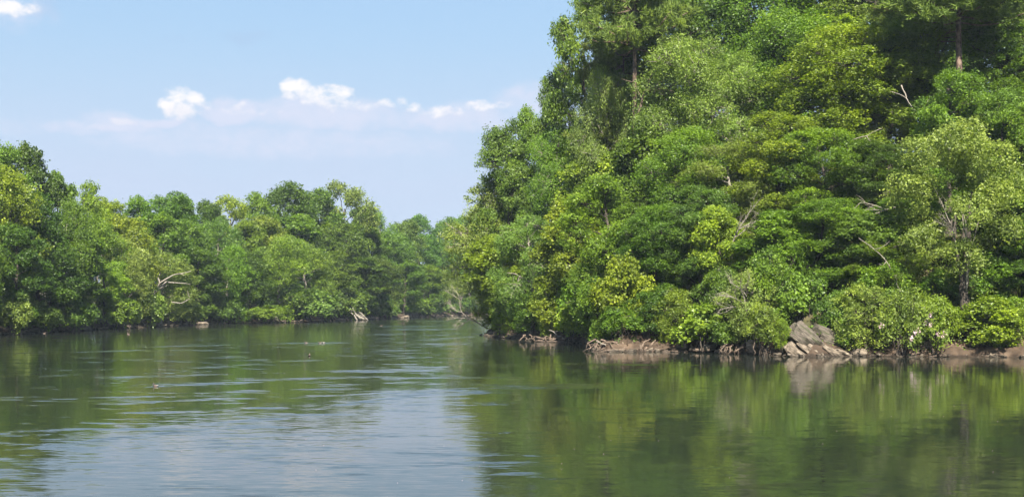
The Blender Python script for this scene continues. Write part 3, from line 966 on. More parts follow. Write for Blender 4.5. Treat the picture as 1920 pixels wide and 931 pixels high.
SH = 'bushes on the bank of the wooded point'
R_SHRUBS = [
    ('bush1', 925, 207.5, 540, 75, G_YEL, 'bright bush hanging over the tan boulder at the tip'),
    ('bush3', 960, 196, 520, 80, G_MID, 'green bush right of the tan boulder'),
    ('bush2', 1000, 186, 545, 90, G_MID, 'bush above the first grey driftwood pile'),
    ('bush1', 1040, 178, 500, 80, G_YEL, 'tall bush left of the lime bush over the driftwood'),
    ('sap', 1076, 172.0, 560, 80, G_LIME, 'lime bush catching the sun above the driftwood'),
    ('bush2', 1120, 148, 520, 90, G_MID, 'bush drooping over the root tangle'),
    ('bush3', 1165, 143.5, 560, 90, G_MID, 'green bush over the long driftwood pole'),
    ('sap', 1165, 145, 480, 100, G_YEL, 'tall sunlit bush above the root tangle'),
    ('bush1', 1215, 144, 540, 90, G_DEEP, 'dark bush left of the round stump'),
    ('bush1', 1262, 142.5, 540, 80, G_OLIVE, 'olive bush with reddish twigs above the round stump'),
    ('sap', 1312, 139.5, 562, 105, G_LIME, 'brightest green bush, spreading over the bank near the stump'),
    ('bush1', 1354, 137.0, 598, 62, G_MID, 'small fresh green bush low on the bank'),
    ('bush3', 1395, 136, 505, 105, G_PALE, 'pale twiggy bush over the hanging roots'),
    ('bush3', 1430, 131.5, 560, 75, G_OLIVE, 'olive bush left of the grey rock, above the hanging roots'),
    ('bush2', 1440, 136, 470, 100, G_MID, 'bush higher up left of the grey rock'),
    ('bush1', 1500, 135.5, 505, 90, G_MID, 'bush standing behind the top of the grey rock'),
    ('bush2', 1562, 133, 545, 80, G_DARK, 'dark bush in the shade right of the grey rock'),
    ('bush1', 1584, 130.4, 604, 44, G_MID, 'low bush growing against the right flank of the grey rock'),
    ('bush3', 1462, 130.6, 596, 34, G_YEL, 'small upright sprig of a bush against the left edge of the grey rock'),
    ('bush2', 1836, 133.5, 470, 120, G_MID, 'green bush in front of the slope right of the leaning trunk'),
    ('bush3', 1618, 130.6, 530, 115, G_PALE, 'pale fine leaved bush, first right of the rock'),
    ('laurel', 1682, 129.2, 538, 100, G_OLIVE, 'laurel bush with the most pink blossom, above the dark undercut'),
    ('laurel', 1748, 129.0, 548, 105, G_YEL, 'laurel bush with pink blossom left of the leaning trunk'),
    ('sap', 1850, 129.2, 555, 110, G_YEL, 'light green bush spreading right of the leaning trunk'),
    ('bush1', 1785, 131.0, 572, 70, G_DARK, 'dark bush at the foot of the leaning trunk'),
    ('bush2', 1885, 131.0, 560, 90, G_MID, 'bush at the right edge above the sandy spot'),
    ('bush2', 1650, 133, 490, 110, G_MID, 'tall green bush behind the flowering laurels'),
    ('bush3', 1745, 134, 500, 100, G_BLUE, 'blue green bush behind the laurel near the leaning trunk'),
    ('bush3', 1480, 139, 440, 100, G_MID, 'bush halfway up the slope above the rock'),
    ('bush1', 1085, 175, 500, 90, G_MID, 'green bush behind the lime bush'),
    ('bush1', 1345, 141, 500, 90, G_DARK, 'dark bush behind the brightest green bush'),
]
for a in R_SHRUBS:
    S(*a, group=SH, name='laurel_bush' if a[0] == 'laurel' else 'shrub', cat='bush')

# ------------------------------------------------------------------ the far left bank
L_TREES = [
    ('f2', -60, 225, 270, 130, G_DARK, 'dark tree beyond the left edge of the view'),
    ('f1', -150, 215, 262, 120, G_MID, 'tall tree well beyond the left edge of the view, back row'),
    ('f4', -235, 205, 268, 110, G_DARK, 'narrow tree far beyond the left edge of the view, back row'),
    ('f2', -330, 195, 255, 120, G_MID, 'tree farthest beyond the left edge of the view, back row'),
    ('f3', -60, 203, 400, 100, G_DARK, 'waterside tree just beyond the left edge of the view'),
    ('f1', -140, 190, 410, 110, G_MID, 'second waterside tree beyond the left edge of the view'),
    ('f2', -235, 178, 400, 110, G_DARK, 'third waterside tree beyond the left edge of the view'),
    ('f3', -330, 168, 395, 120, G_MID, 'fourth waterside tree beyond the left edge of the view'),
    ('f1', 8, 232, 262, 100, G_MID, 'tallest tree at the left edge, on the skyline'),
    ('f2', 58, 240, 268, 85, G_DEEP, 'deep green tree on the skyline, second from the left edge'),
    ('f4', 98, 248, 318, 62, G_DARK, 'dark narrow tree stepping down from the tall ones at the left'),
    ('f5', 150, 262, 342, 78, G_YEL, 'light feathery tree on the skyline right of the tall left group'),
    ('f1', 208, 290, 370, 84, G_YEL, 'yellow green round crown on the skyline, third of the low part'),
    ('f2', 256, 300, 368, 72, G_MID, 'mid green round crown on the skyline next to the yellow green one'),
    ('f1', 308, 322, 360, 84, G_DARK, 'darker crown on the skyline with a small peak'),
    ('f4', 352, 330, 368, 64, G_BLUE, 'blue green crown on the skyline right of the small peak'),
    ('f2', 392, 340, 376, 58, G_DEEP, 'small dark crown on the skyline left of the lime crown'),
    ('f5', 438, 352, 368, 84, G_LIME, 'lime green crown on the skyline near the middle of the far bank'),
    ('f1', 482, 366, 362, 64, G_MID, 'crown on the skyline between the lime one and the big dark dome'),
    ('f1', 528, 374, 343, 100, G_DEEP, 'big dark dome of a tree, highest in the middle of the far bank'),
    ('f2', 588, 390, 353, 82, G_DARK, 'dark round tree right of the highest dome'),
    ('f5', 642, 402, 343, 88, G_PALE, 'pale feathery tree with spreading top on the skyline'),
    ('f4', 682, 420, 384, 54, G_DARK, 'narrow dark tree below the pale feathery one'),
    ('f3', 716, 436, 390, 66, G_BLUE, 'hazy blue green crown where the skyline falls'),
    ('f1', 752, 458, 412, 60, G_BLUE, 'low hazy crown in the dip of the skyline'),
    ('f2', 788, 490, 402, 66, G_BLUE, 'hazy crown right of the dip in the skyline'),
    ('f1', 832, 515, 408, 62, G_BLUE, 'distant hazy tree just left of the weeping tree'),
    ('f2', 876, 528, 405, 66, G_BLUE, 'distant hazy tree seen through the weeping tree'),
    ('f1', 925, 535, 400, 66, G_BLUE, 'distant hazy tree hidden behind the point'),
    # middle rows
    ('f1', 18, 222, 312, 92, G_YEL, 'sunlit yellow green tree at the left edge in front of the tallest'),
    ('f2', 70, 229, 360, 92, G_DEEP, 'dark shaded tree, second from the left edge, lower row'),
    ('f3', 122, 240, 372, 92, G_DARK, 'tree with layered branches in front of the narrow dark one'),
    ('f3', 182, 262, 400, 92, G_MID, 'soft green tree in the second row above the small lime tree'),
    ('f1', 240, 280, 402, 90, G_YEL, 'warm green tree in the second row above the dead limbs'),
    ('f2', 300, 298, 400, 84, G_MID, 'round crown in the second row above the bleached limbs'),
    ('f1', 352, 316, 412, 80, G_DARK, 'dark crown in the second row right of the bleached limbs'),
    ('f3', 408, 330, 408, 80, G_BLUE, 'blue green crown in the second row under the lime one'),
    ('f2', 452, 342, 412, 74, G_MID, 'green crown in the second row, left of the olive trees'),
    ('f1', 505, 350, 404, 84, G_OLIVE, 'olive tree with layered branches below the highest dome'),
    ('f4', 560, 366, 400, 80, G_MID, 'tree in the second row to the right of the olive one'),
    ('f2', 606, 382, 420, 74, G_DARK, 'dark tree in the second row above the bleached root'),
    ('f1', 655, 394, 412, 76, G_DARK, 'tree in the second row under the pale feathery top'),
    ('f4', 700, 412, 424, 66, G_DEEP, 'deep shaded tree above the clay slope'),
    ('f1', 742, 436, 434, 70, G_BLUE, 'blue shaded tree in the row below the dip'),
    ('f2', 790, 470, 440, 66, G_BLUE, 'shaded tree far along the bank, before the weeping tree'),
    ('f1', 835, 502, 448, 66, G_BLUE, 'last tree of the far bank before the weeping tree'),
    ('f4', 885, 515, 450, 66, G_DARK, 'shaded distant tree behind the bare branch'),
    # waterside row
    ('f2', 30, 216, 420, 90, G_DEEP, 'dark tree at the waterside, leftmost'),
    ('f1', 92, 230, 440, 96, G_DEEP, 'dark waterside tree left of the small lime tree'),
    ('f4', 148, 244, 432, 80, G_DARK, 'dark slim waterside tree beside the small lime tree'),
    ('f5', 196, 253.5, 486, 90, G_LIME, 'small lime green tree at the waterside'),
    ('f3', 236, 266, 440, 90, G_PALE, 'pale waterside tree just left of the bleached limbs'),
    ('f3', 300, 286, 470, 105, G_PALE, 'pale grey green tree carrying the bleached dead limbs'),
    ('f2', 368, 310, 462, 80, G_DARK, 'dark waterside tree right of the bleached limbs'),
    ('f3', 424, 322, 456, 84, G_MID, 'soft waterside tree left of the red clay'),
    ('f1', 470, 327, 466, 70, G_DEEP, 'deep green waterside tree over the red clay'),
    ('f3', 520, 336, 440, 100, G_OLIVE, 'olive waterside tree above the pale spreading bush'),
    ('f3', 572, 350, 452, 90, G_OLIVE, 'second olive waterside tree, right of the first'),
    ('f2', 622, 372, 470, 76, G_DARK, 'waterside tree right behind the bleached root'),
    ('f4', 668, 390, 478, 70, G_DEEP, 'shaded waterside tree right of the bleached root'),
    ('f1', 712, 408, 484, 70, G_DEEP, 'shaded waterside tree over the tan boulder of the far bank'),
    ('f2', 756, 432, 490, 66, G_DARK, 'shaded waterside tree over the grey fallen branch'),
    ('f1', 802, 466, 496, 62, G_MID, 'waterside tree near the end of the far bank'),
    ('f3', 842, 491, 510, 60, G_PALE, 'pale waterside tree at the end of the far bank'),
    ('f3', 880, 504, 505, 60, G_MID, 'waterside tree just behind the bare branch'),
]
for a in L_TREES:
    T(*a, group=GB)
L_SHRUBS = [
    ('fb', 8, 213.5, 560, 60, G_PALE, 'pale bush at the left edge of the far bank'),
    ('fb', 60, 223, 575, 70, G_DARK, 'dark low bush near the left clay ledge'),
    ('fb', 120, 235, 570, 70, G_DEEP, 'dark bush in the shade left of the small lime tree'),
    ('fb', 205, 254.5, 560, 66, G_YEL, 'yellow green bush at the foot of the small lime tree'),
    ('fb', 262, 272, 545, 60, G_OLIVE, 'twiggy olive bush under the bleached limbs'),
    ('fb', 340, 297, 565, 50, G_PALE, 'small pale round bush below the bleached limbs'),
    ('fb', 398, 318, 558, 60, G_BLUE, 'bluish bush before the pale clay bar'),
    ('fb', 478, 324.5, 580, 60, G_LIME, 'low fresh green bush on the red clay'),
    ('fb', 553, 345, 540, 110, G_PALE, 'wide pale bush spreading over the water below the olive trees'),
    ('fb', 604, 364, 556, 50, G_MID, 'small bush left of the bleached root'),
    ('fb', 640, 379, 545, 60, G_OLIVE, 'olive bush behind the bleached root'),
    ('fb', 700, 402, 560, 50, G_MID, 'bush left of the tan boulder of the far bank'),
    ('fb', 718, 409, 572, 30, G_LIME, 'small light bush above the tan boulder of the far bank'),
    ('fb', 790, 455, 560, 50, G_DARK, 'dark bush over the grey fallen branch'),
    ('fb', 842, 492, 560, 50, G_MID, 'last bush at the end of the far bank'),
]
for a in L_SHRUBS:
    S(*a, group='bushes along the far left bank', cat='bush')


# low growth that nobody could count, one mass for each bank
def undergrowth(seed, n, smin, smax, side, box, leaf, rad, hmax, per, color, name='undergrowth'):
    rng = np.random.default_rng(seed)
    X = rng.uniform(box[0], box[1], n * 6)
    Y = rng.uniform(box[2], box[3], n * 6)
    s, sd = river_dist(X, Y)
    ok = (s > smin) & (s < smax) & (sd == side)
    X, Y = X[ok][:n], Y[ok][:n]
    Z = ground_h(X, Y) + rng.random(len(X)) ** 1.3 * hmax * (0.4 + 0.6 * sstep(s[ok][:n], smin, smin + 5))
    C = np.stack([X, Y, Z], 1)
    Nn = unit(rng.normal(0, 0.45, (len(X), 3)) + [0, -0.25, 0.9])
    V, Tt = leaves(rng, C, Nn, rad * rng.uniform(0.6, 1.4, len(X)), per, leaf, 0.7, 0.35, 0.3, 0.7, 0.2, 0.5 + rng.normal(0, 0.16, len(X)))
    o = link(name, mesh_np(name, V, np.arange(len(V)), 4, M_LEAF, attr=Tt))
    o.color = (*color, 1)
    return tag(o, kind='stuff')


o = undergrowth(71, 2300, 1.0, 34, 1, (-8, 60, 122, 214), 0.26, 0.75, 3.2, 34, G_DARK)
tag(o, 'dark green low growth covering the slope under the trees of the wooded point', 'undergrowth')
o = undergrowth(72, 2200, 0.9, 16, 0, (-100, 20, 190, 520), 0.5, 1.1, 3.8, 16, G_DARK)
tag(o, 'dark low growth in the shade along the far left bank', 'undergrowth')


def W(x, y, d):
    """the point of the place seen at column x, row y, d metres out"""
    return np.array([(x - 960) * d / F, d, CAMH + (HOR - y) * d / F])


# grass beside the sandy spot
def grass(x0, x1, y0, y1, n, seed, hgt=0.5):
    rng = np.random.default_rng(seed)
    X = rng.uniform(x0, x1, n)
    Y = rng.uniform(y0, y1, n)
    s, sd = river_dist(X, Y)
    k = s > 0.7
    X, Y = X[k], Y[k]
    Z = np.maximum(ground_h(X, Y), 0.35) + 0.35
    n = len(X)
    a = rng.random(n) * 6.28
    wv_ = np.stack([np.cos(a), np.sin(a), 0 * a], 1) * 0.03
    h = hgt * rng.uniform(0.5, 1.4, n)
    ln = rng.normal(0, 0.25, (n, 2)) * h[:, None]
    b = np.stack([X, Y, Z - 0.4], 1)
    tip = b + np.stack([ln[:, 0], ln[:, 1], h + 0.4], 1)
    V = np.stack([b - wv_, b + wv_, tip + wv_ * 0.2, tip - wv_ * 0.2], 1).reshape(-1, 3)
    o = link('grass', mesh_np('grass', V, np.arange(len(V)), 4, M_LEAF, attr=rng.random(n)))
    o.color = (*G_LIME, 1)
    return tag(o, 'fresh green grass on the bank at the right edge by the sand', 'grass', kind='stuff')


grass(44, 58, 122, 136, 5000, 5)


# ------------------------------------------------------------------ stones
def stone_mesh(name, seed, size, mat, sub=5, rough=0.12, square=0.55):
    rng = np.random.default_rng(seed)
    n = sub + 1
    V = []
    Fq = []
    lin = np.linspace(-1, 1, n)
    off = 0
    for ax in range(3):
        for sg in (-1, 1):
            A, B = np.meshgrid(lin, lin)
            P = np.zeros((n * n, 3))
            P[:, ax] = sg
            P[:, (ax + 1) % 3] = A.ravel()
            P[:, (ax + 2) % 3] = B.ravel()
            V.append(P)
            i = np.arange(n * n).reshape(n, n)
            q = np.stack([i[:-1, :-1], i[:-1, 1:], i[1:, 1:], i[1:, :-1]], -1).reshape(-1, 4)
            if sg < 0:
                q = q[:, ::-1]
            Fq.append(q + off)
            off += n * n
    V = np.concatenate(V)
    key = np.round(V * 1000).astype(int)
    uniq, inv = np.unique(key, axis=0, return_inverse=True)
    inv = inv.ravel()
    V = uniq / 1000.0
    Fq = inv[np.concatenate(Fq)]
    sph = unit(V)
    V = V * square + sph * (1 - square) * 1.15
    ph = rng.random((6, 3)) * 6.28
    fr = rng.uniform(1.2, 4.5, (6, 3))
    dsp = sum(np.sin(V @ fr[k] + ph[k][0]) * rng.uniform(0.3, 1) for k in range(6)) / 3
    V = V + sph * (dsp * rough)[:, None] + rng.normal(0, rough * 0.28, V.shape)
    # chamfer a few corners with random planes, as split stone has
    for k in range(5):
        nrm = unit(rng.normal(0, 1, 3))
        lim = rng.uniform(0.78, 1.05)
        dd = V @ nrm - lim
        V = V - np.clip(dd, 0, None)[:, None] * nrm
    return mesh_np(name, V * (np.array(size) / 2), Fq, 4, mat, smooth=False)


def stone(name, seed, loc, size, rot, mat, parent=None, label=None, cat=None, group=None, **kw):
    o = link(name, stone_mesh(name, seed, size, mat, **kw), parent)
    o.location = loc
    o.rotation_euler = [math.radians(r) for r in rot]
    return tag(o, label, cat, group)


pxm = 128.0 / F
outc = bpy.data.objects.new('rock_outcrop', None)
COL.objects.link(outc)
outc.location = W(1515, 668, 128.6)
outc.location.z = 0
tag(outc, 'grey slanting rock outcrop with split ledges standing at the waterline', 'rock')
base_o = np.array(outc.location)
for k, (x, y, d, L, H_, D_, ang, yaw, m) in enumerate([
        (1513, 636, 130.0, 74, 44, 2.8, 37, -8, M_ROCK),
        (1495, 625, 130.4, 38, 30, 2.2, 48, -25, M_ROCK),
        (1545, 636, 131.3, 74, 50, 2.6, 20, 10, M_ROCK),
        (1484, 652, 129.2, 26, 26, 1.6, 62, -14, M_TANROCK),
        (1494, 661, 128.6, 34, 16, 1.7, 30, -18, M_TANROCK),
        (1512, 656, 129.2, 52, 16, 1.9, 37, -4, M_TANROCK),
        (1533, 660, 129.1, 52, 15, 1.8, 31, 3, M_TANROCK),
        (1556, 660, 129.3, 50, 16, 1.8, 28, 8, M_TANROCK),
        (1579, 664, 129.3, 34, 13, 1.5, 24, 6, M_TANROCK),
        (1486, 667, 128.2, 22, 9, 1.1, 8, -10, M_TANROCK)]):
    p = W(x, y, d) - base_o
    o = stone('slab', 100 + k, p, (L * pxm * 0.92, D_, H_ * pxm * 0.86), (prng.uniform(-10, 6), ang, yaw), m, outc, sub=7, rough=0.09, square=0.8)

STONES = [
    (936, 627, 206.5, 42, 12, 2.2, 4, 'tan', 'flat tan boulder at the tip of the wooded point'),
    (1285, 650, 140.2, 14, 22, 0.8, 0, 'tan', 'rounded tan stump like stone standing alone in the dark undercut'),
    (1612, 661, 129.2, 26, 18, 1.0, 12, 'tan', 'pale boulder just right of the slanting outcrop'),
    (1636, 667, 129.0, 16, 9, 0.8, 4, 'tan', 'low stone at the waterline, second right of the outcrop'),
    (1566, 620, 132.5, 46, 24, 1.6, 12, 'grey', 'grey boulder in the shade behind the outcrop'),
    (1482, 566, 136.0, 20, 14, 1.0, 20, 'tan', 'small pale rock showing among leaves above the outcrop'),
    (1733, 650, 128.9, 22, 26, 1.2, 0, 'tan', 'clay coloured block left of the leaning trunk'),
    (1901, 637, 128.5, 22, 9, 0.9, 0, 'tan', 'small pinkish stone on the grass at the right edge'),
    (1410, 652, 132.6, 18, 30, 1.2, -12, 'tan', 'upright tan rock left of the hanging roots'),
    (1361, 659, 136.2, 30, 9, 1.0, 8, 'tan', 'low reddish stone under the small fresh green bush'),
    (1330, 652, 137.8, 22, 12, 1.0, -10, 'grey', 'dark stone beside the green pole under the brightest bush'),
    (715, 590, 409.5, 34, 12, 3.5, 0, 'tan', 'tan boulder on the far left bank'),
    (382, 606, 306.5, 16, 7, 2.0, 0, 'tan', 'reddish boulder on the far bank right of the driftwood'),
    (46, 624.5, 219.5, 34, 5, 2.4, 2, 'tan', 'flat pale ledge of clay at the left end of the far bank'),
    (262, 614, 270.0, 26, 5, 1.6, 0, 'tan', 'light stones at the foot of the bank under the dead limbs'),
]
for k, (x, y, d, wpx, hpx, dep, ang, m, lab) in enumerate(STONES):
    s_ = d / F
    p = W(x, y, d)
    stone('boulder', 200 + k, p, (wpx * s_, dep, hpx * s_), (0, ang, prng.uniform(-20, 20)), M_TANROCK if m == 'tan' else M_ROCK, None, lab, 'rock', sub=6, rough=0.1, square=0.45 if hpx < 16 else 0.35)

# rubble at the waterline: countless small stones in one mass for each bank
def rubble(seed, pts, n, sz, lab, lo=0.3):
    rng = np.random.default_rng(seed)
    P, t = resample(pts, 0.5)
    V = []
    Fq = []
    cube = np.array([(-1, -1, -1), (1, -1, -1), (1, 1, -1), (-1, 1, -1), (-1, -1, 1), (1, -1, 1), (1, 1, 1), (-1, 1, 1)], float)
    fc = np.array([(0, 3, 2, 1), (4, 5, 6, 7), (0, 1, 5, 4), (1, 2, 6, 5), (2, 3, 7, 6), (3, 0, 4, 7)])
    for k in range(n):
        i = rng.integers(0, len(P))
        s = sz * rng.lognormal(0, 0.45)
        c = cube * rng.uniform(0.6, 1.2, (8, 3)) * np.array([1.2, 0.9, 0.55]) * s / 2
        a = rng.random() * 6.28
        R_ = np.array([[math.cos(a), -math.sin(a), 0], [math.sin(a), math.cos(a), 0], [0.2 * rng.normal(), 0.2 * rng.normal(), 1]])
        o_ = np.array([P[i, 0] + rng.normal(0, lo), P[i, 1] + rng.normal(0, lo), rng.uniform(-0.05, 0.18)])
        V.append(c @ R_.T + o_)
        Fq.append(fc + 8 * k)
    o = link('rubble', mesh_np('rubble', np.concatenate(V), np.concatenate(Fq), 4, M_TANROCK, smooth=False))
    return tag(o, lab, 'rubble', kind='stuff')


rubble(81, right_bank[:-4], 420, 0.34, 'small stones and lumps of clay at the waterline of the wooded point')
rubble(82, left_bank[3:-2], 500, 0.7, 'small stones along the foot of the far left bank', 0.5)

# sandy spot at the right edge
def beach():
    gx_ = np.linspace(44.2, 56, 36)
    gy_ = np.linspace(119.0, 130.0, 36)
    A, B = np.meshgrid(gx_, gy_)
    s, sd = river_dist(A, B)
    m = sstep(A, 44.5, 46.5)
    Z = -0.35 + 0.42 * sstep(s, -1.6, 0.4) + 0.95 * sstep(s, 0.2, 3.2) + 0.05 * np.sin(A * 3 + B * 2.1)
    Z = Z * m - 0.6 * (1 - m)
    i = np.arange(36 * 36).reshape(36, 36)
    q = np.stack([i[:-1, :-1], i[:-1, 1:], i[1:, 1:], i[1:, :-1]], -1).reshape(-1, 4)
    o = link('beach', mesh_np('beach', np.stack([A.ravel(), B.ravel(), Z.ravel()], 1), q, 4, M_SAND, smooth=True))
    tag(o, kind='structure')


beach()


# ------------------------------------------------------------------ dead wood
def wood(name, label, cat, lines, mat, group=None, part='limb', sides=6, seed=0, stem='stem'):
    """first line is the thing itself, the others are its limbs"""
    rng = np.random.default_rng(seed + 900)
    root = bpy.data.objects.new(name, None)
    COL.objects.link(root)
    p0 = np.array(lines[0][0][0], float)
    root.location = p0
    tag(root, label, cat, group)
    for k, (pts, r0, r1) in enumerate(lines):
        pts = np.array(pts, float) - p0
        seg = []
        for a, b in zip(pts[:-1], pts[1:]):
            L = np.linalg.norm(b - a)
            sub = bend(rng, a, b, 4, 0.03)
            seg.append(sub[:-1])
        seg.append(pts[-1:])
        P = np.concatenate(seg)
        rr = np.linspace(r0, r1, len(P)) * (1 + rng.normal(0, 0.08, len(P)))
        m = MB().tube(P, rr, sides)
        link(stem if k == 0 else part, m.mesh(stem if k == 0 else part, mat), root)
    return root


def twigs(rng, p, dirv, L, r, lv, out, spread=0.55, up=0.0):
    dirv = np.asarray(dirv, float)
    dirv = dirv / np.linalg.norm(dirv)
    k = 5
    pts = [np.asarray(p, float)]
    d = dirv.copy()
    for i in range(k):
        d = d + rng.normal(0, 0.14, 3) + np.array([0, 0, up])
        d /= np.linalg.norm(d)
        pts.append(pts[-1] + d * L / k)
    out.append((np.array(pts), r))
    if lv > 0:
        for j in range(rng.integers(3, 6)):
            i = rng.integers(1, k + 1)
            nd = d + rng.normal(0, spread, 3)
            twigs(rng, pts[i], nd, L * rng.uniform(0.45, 0.72), r * 0.55, lv - 1, out, spread, up)


def bare(name, label, cat, start, limbs, seed, mat, group=None, lv=2, r=0.12, spread=0.5, up=0.0, stem=None):
    """bare branches: each limb a part, its twigs joined with it"""
    root = bpy.data.objects.new(name, None)
    COL.objects.link(root)
    root.location = start
    tag(root, label, cat, group)
    rng = np.random.default_rng(seed)
    if stem is not None:
        m = MB().tube(np.array(stem, float) - np.array(start), np.linspace(r * 1.6, r, len(stem)), 7)
        link('stem', m.mesh('stem', mat), root)
    for (p, dv, L) in limbs:
        out = []
        twigs(rng, np.array(p) - np.array(start), dv, L, r, lv, out, spread, up)
        m = MB()
        for pts, rr in out:
            m.tube(pts, np.linspace(rr, rr * 0.35, len(pts)), 5 if rr > 0.04 else 3)
        link('branch', m.mesh('branch', mat), root)
    return root


# bare branch reaching over the water at the tip of the point
d = 209.5
bare('dead_branch', 'bare pale branch arching out over the water from the tip of the point', 'branch', W(915, 616, d),
     [(W(893, 603, d), (-1.0, -0.1, 0.7), 3.2), (W(880, 598, d), (-1.0, 0.1, 0.1), 2.6), (W(866, 585, d), (-0.5, 0.1, 1.0), 2.4), (W(866, 585, d), (-1.0, -0.2, 0.25), 2.0),
      (W(893, 603, d), (-0.15, 0.2, 1.0), 3.0), (W(880, 598, d), (-0.8, 0.0, -0.35), 1.6)], 61, M_DEAD, lv=3, r=0.065, spread=0.42,
     stem=[W(915, 616, d), W(905, 610, d), W(893, 603, d), W(880, 598, d), W(872, 591, d), W(866, 585, d)])
# bleached limbs in the pale tree of the far bank
d = 279.0
wood('dead_tree', 'bleached dead limbs leaning out of the pale tree on the far bank', 'dead tree', [
    ([W(262, 610, d + 2), W(275, 575, d), W(290, 548, d), W(312, 528, d)], 0.50, 0.2),
    ([W(290, 548, d), W(300, 530, d - 1), W(325, 515, d - 1), W(358, 508, d - 1)], 0.22, 0.06),
    ([W(312, 528, d), W(335, 530, d - 1), W(357, 533, d - 1)], 0.16, 0.05),
    ([W(325, 515, d - 1), W(338, 512, d - 1), W(345, 516, d - 2)], 0.12, 0.05),
    ([W(300, 530, d - 1), W(296, 520, d), W(302, 510, d)], 0.14, 0.05),
    ([W(322, 566, d - 2), W(340, 568, d - 2), W(356, 560, d - 2), W(352, 545, d - 2)], 0.12, 0.04)], M_PALEBARK, part='limb', seed=1)
# bleached root on the far bank
d = 375.0
wood('fallen_tree', 'bleached forked root lying on the far bank, whitest thing there', 'fallen tree', [
    ([W(683, 598, d), W(672, 592, d), W(662, 583, d), W(648, 579, d)], 0.34, 0.14),
    ([W(676, 598, d), W(668, 590, d - 1), W(661, 576, d - 1)], 0.30, 0.1),
    ([W(684, 593, d), W(676, 586, d), W(668, 583, d)], 0.22, 0.08),
    ([W(670, 600, d - 1), W(664, 590, d - 1), W(658, 586, d - 1)], 0.22, 0.1),
    ([W(690, 600, d), W(684, 594, d), W(672, 589, d)], 0.16, 0.08)], M_DEAD, seed=2)
wood('fallen_tree', 'thin grey branch lying along the bank beyond the tan boulder', 'fallen tree', [
    ([W(726, 592, 412), W(738, 587, 412), W(756, 584, 412)], 0.26, 0.10),
    ([W(738, 587, 412), W(748, 583, 412), W(752, 580, 412)], 0.14, 0.07)], M_DEAD, seed=3)
wood('fallen_log', 'pale log on the red clay of the far bank, left of the bleached root', 'log', [
    ([W(606, 597, 364), W(622, 596, 366), W(648, 599, 368)], 0.4, 0.22), ([W(606, 597, 364), W(610, 588, 364)], 0.2, 0.1)], M_DRIFT, seed=4)
wood('fallen_log', 'dark log half in the water left of the wide pale bush', 'log', [
    ([W(492, 602, 330), W(510, 600, 331), W(535, 601, 332)], 0.38, 0.2), ([W(510, 600, 331), W(518, 596, 331)], 0.16, 0.08)], M_DRIFT, seed=5)
wood('fallen_log', 'grey log below the wide pale bush', 'log', [
    ([W(545, 603, 339), W(570, 602, 341), W(598, 601, 345)], 0.34, 0.2), ([W(560, 602, 339), W(568, 598, 339)], 0.14, 0.06)], M_DRIFT, seed=6)
wood('driftwood', 'driftwood heap on the far bank between the dead limbs and the reddish boulder', 'driftwood', [
    ([W(376 - 6, 607, 306), W(366, 606, 304), W(352, 609, 302)], 0.3, 0.15), ([W(366, 606, 304), W(360, 602, 303)], 0.14, 0.07)], M_DRIFT, seed=7)

# driftwood under the wooded point
G3 = 'driftwood along the wooded point'
wood('driftwood', 'dark branch dipping into the water below the tan boulder', 'driftwood', [
    ([W(968, 634, 194), W(952, 632, 196), W(942, 634, 197), W(934, 637, 197)], 0.14, 0.05), ([W(952, 632, 196), W(947, 637, 196), W(943, 639, 196)], 0.07, 0.03)], M_BARK, G3, seed=8)
wood('driftwood', 'long grey pole lying in the first driftwood pile', 'driftwood', [
    ([W(1004, 631, 177), W(1025, 635, 175), W(1050, 638, 173), W(1082, 639, 172.4)], 0.16, 0.12), ([W(1050, 638, 173), W(1066, 632, 172.6), W(1080, 633, 172.4)], 0.1, 0.06)], M_DRIFT, G3, seed=9)
wood('driftwood', 'pale stick leaning up over the first driftwood pile', 'driftwood', [
    ([W(1028, 618, 176), W(1040, 623, 174.5), W(1058, 635, 172.5)], 0.07, 0.12), ([W(1040, 623, 174.5), W(1046, 620, 174.2)], 0.06, 0.03)], M_DEAD, G3, seed=10)
wood('driftwood', 'low brown log at the water in front of the first driftwood pile', 'driftwood', [
    ([W(1002, 640, 175), W(1030, 640.5, 173), W(1060, 641, 171.5), W(1076, 641, 171)], 0.16, 0.14), ([W(1030, 640, 173), W(1040, 635, 172.6), W(1056, 629, 172.8)], 0.11, 0.06)], M_DRIFT, G3, seed=11)
wood('driftwood', 'thin pointed branch lying flat on the water left of the tangle', 'driftwood', [
    ([W(1105, 660, 140.2), W(1122, 659, 140.4), W(1140, 656, 140.6), W(1160, 656, 140.2)], 0.06, 0.15), ([W(1122, 659, 140.4), W(1130, 653, 140.5), W(1136, 651, 140.6)], 0.08, 0.04)], M_DRIFT, G3, seed=12)
wood('driftwood', 'pale stick leaning down to the left in the root tangle', 'driftwood', [
    ([W(1117, 638, 141.5), W(1126, 642, 140.6), W(1136, 646, 140.2)], 0.04, 0.06)], M_DEAD, G3, seed=13)
wood('driftwood', 'reddish log along the water under the root tangle', 'driftwood', [
    ([W(1138, 657, 140.2), W(1165, 656, 140.2), W(1198, 655, 140.8)], 0.17, 0.14), ([W(1165, 656, 140.2), W(1172, 651, 140.2)], 0.08, 0.05)], M_DRIFT, G3, seed=14)
wood('tree_stump', 'broken pale stump with two prongs at the end of the reddish log', 'stump', [
    ([W(1204, 665, 140.4), W(1202, 655, 140.4), W(1201, 646, 140.4)], 0.28, 0.12), ([W(1211, 662, 140.4), W(1210, 654, 140.4), W(1214, 650, 140.4)], 0.2, 0.1),
    ([W(1203, 652, 140.4), W(1208, 641, 140.6), W(1219, 635, 140.6)], 0.09, 0.05)], M_DRIFT, G3, part='prong', seed=15)
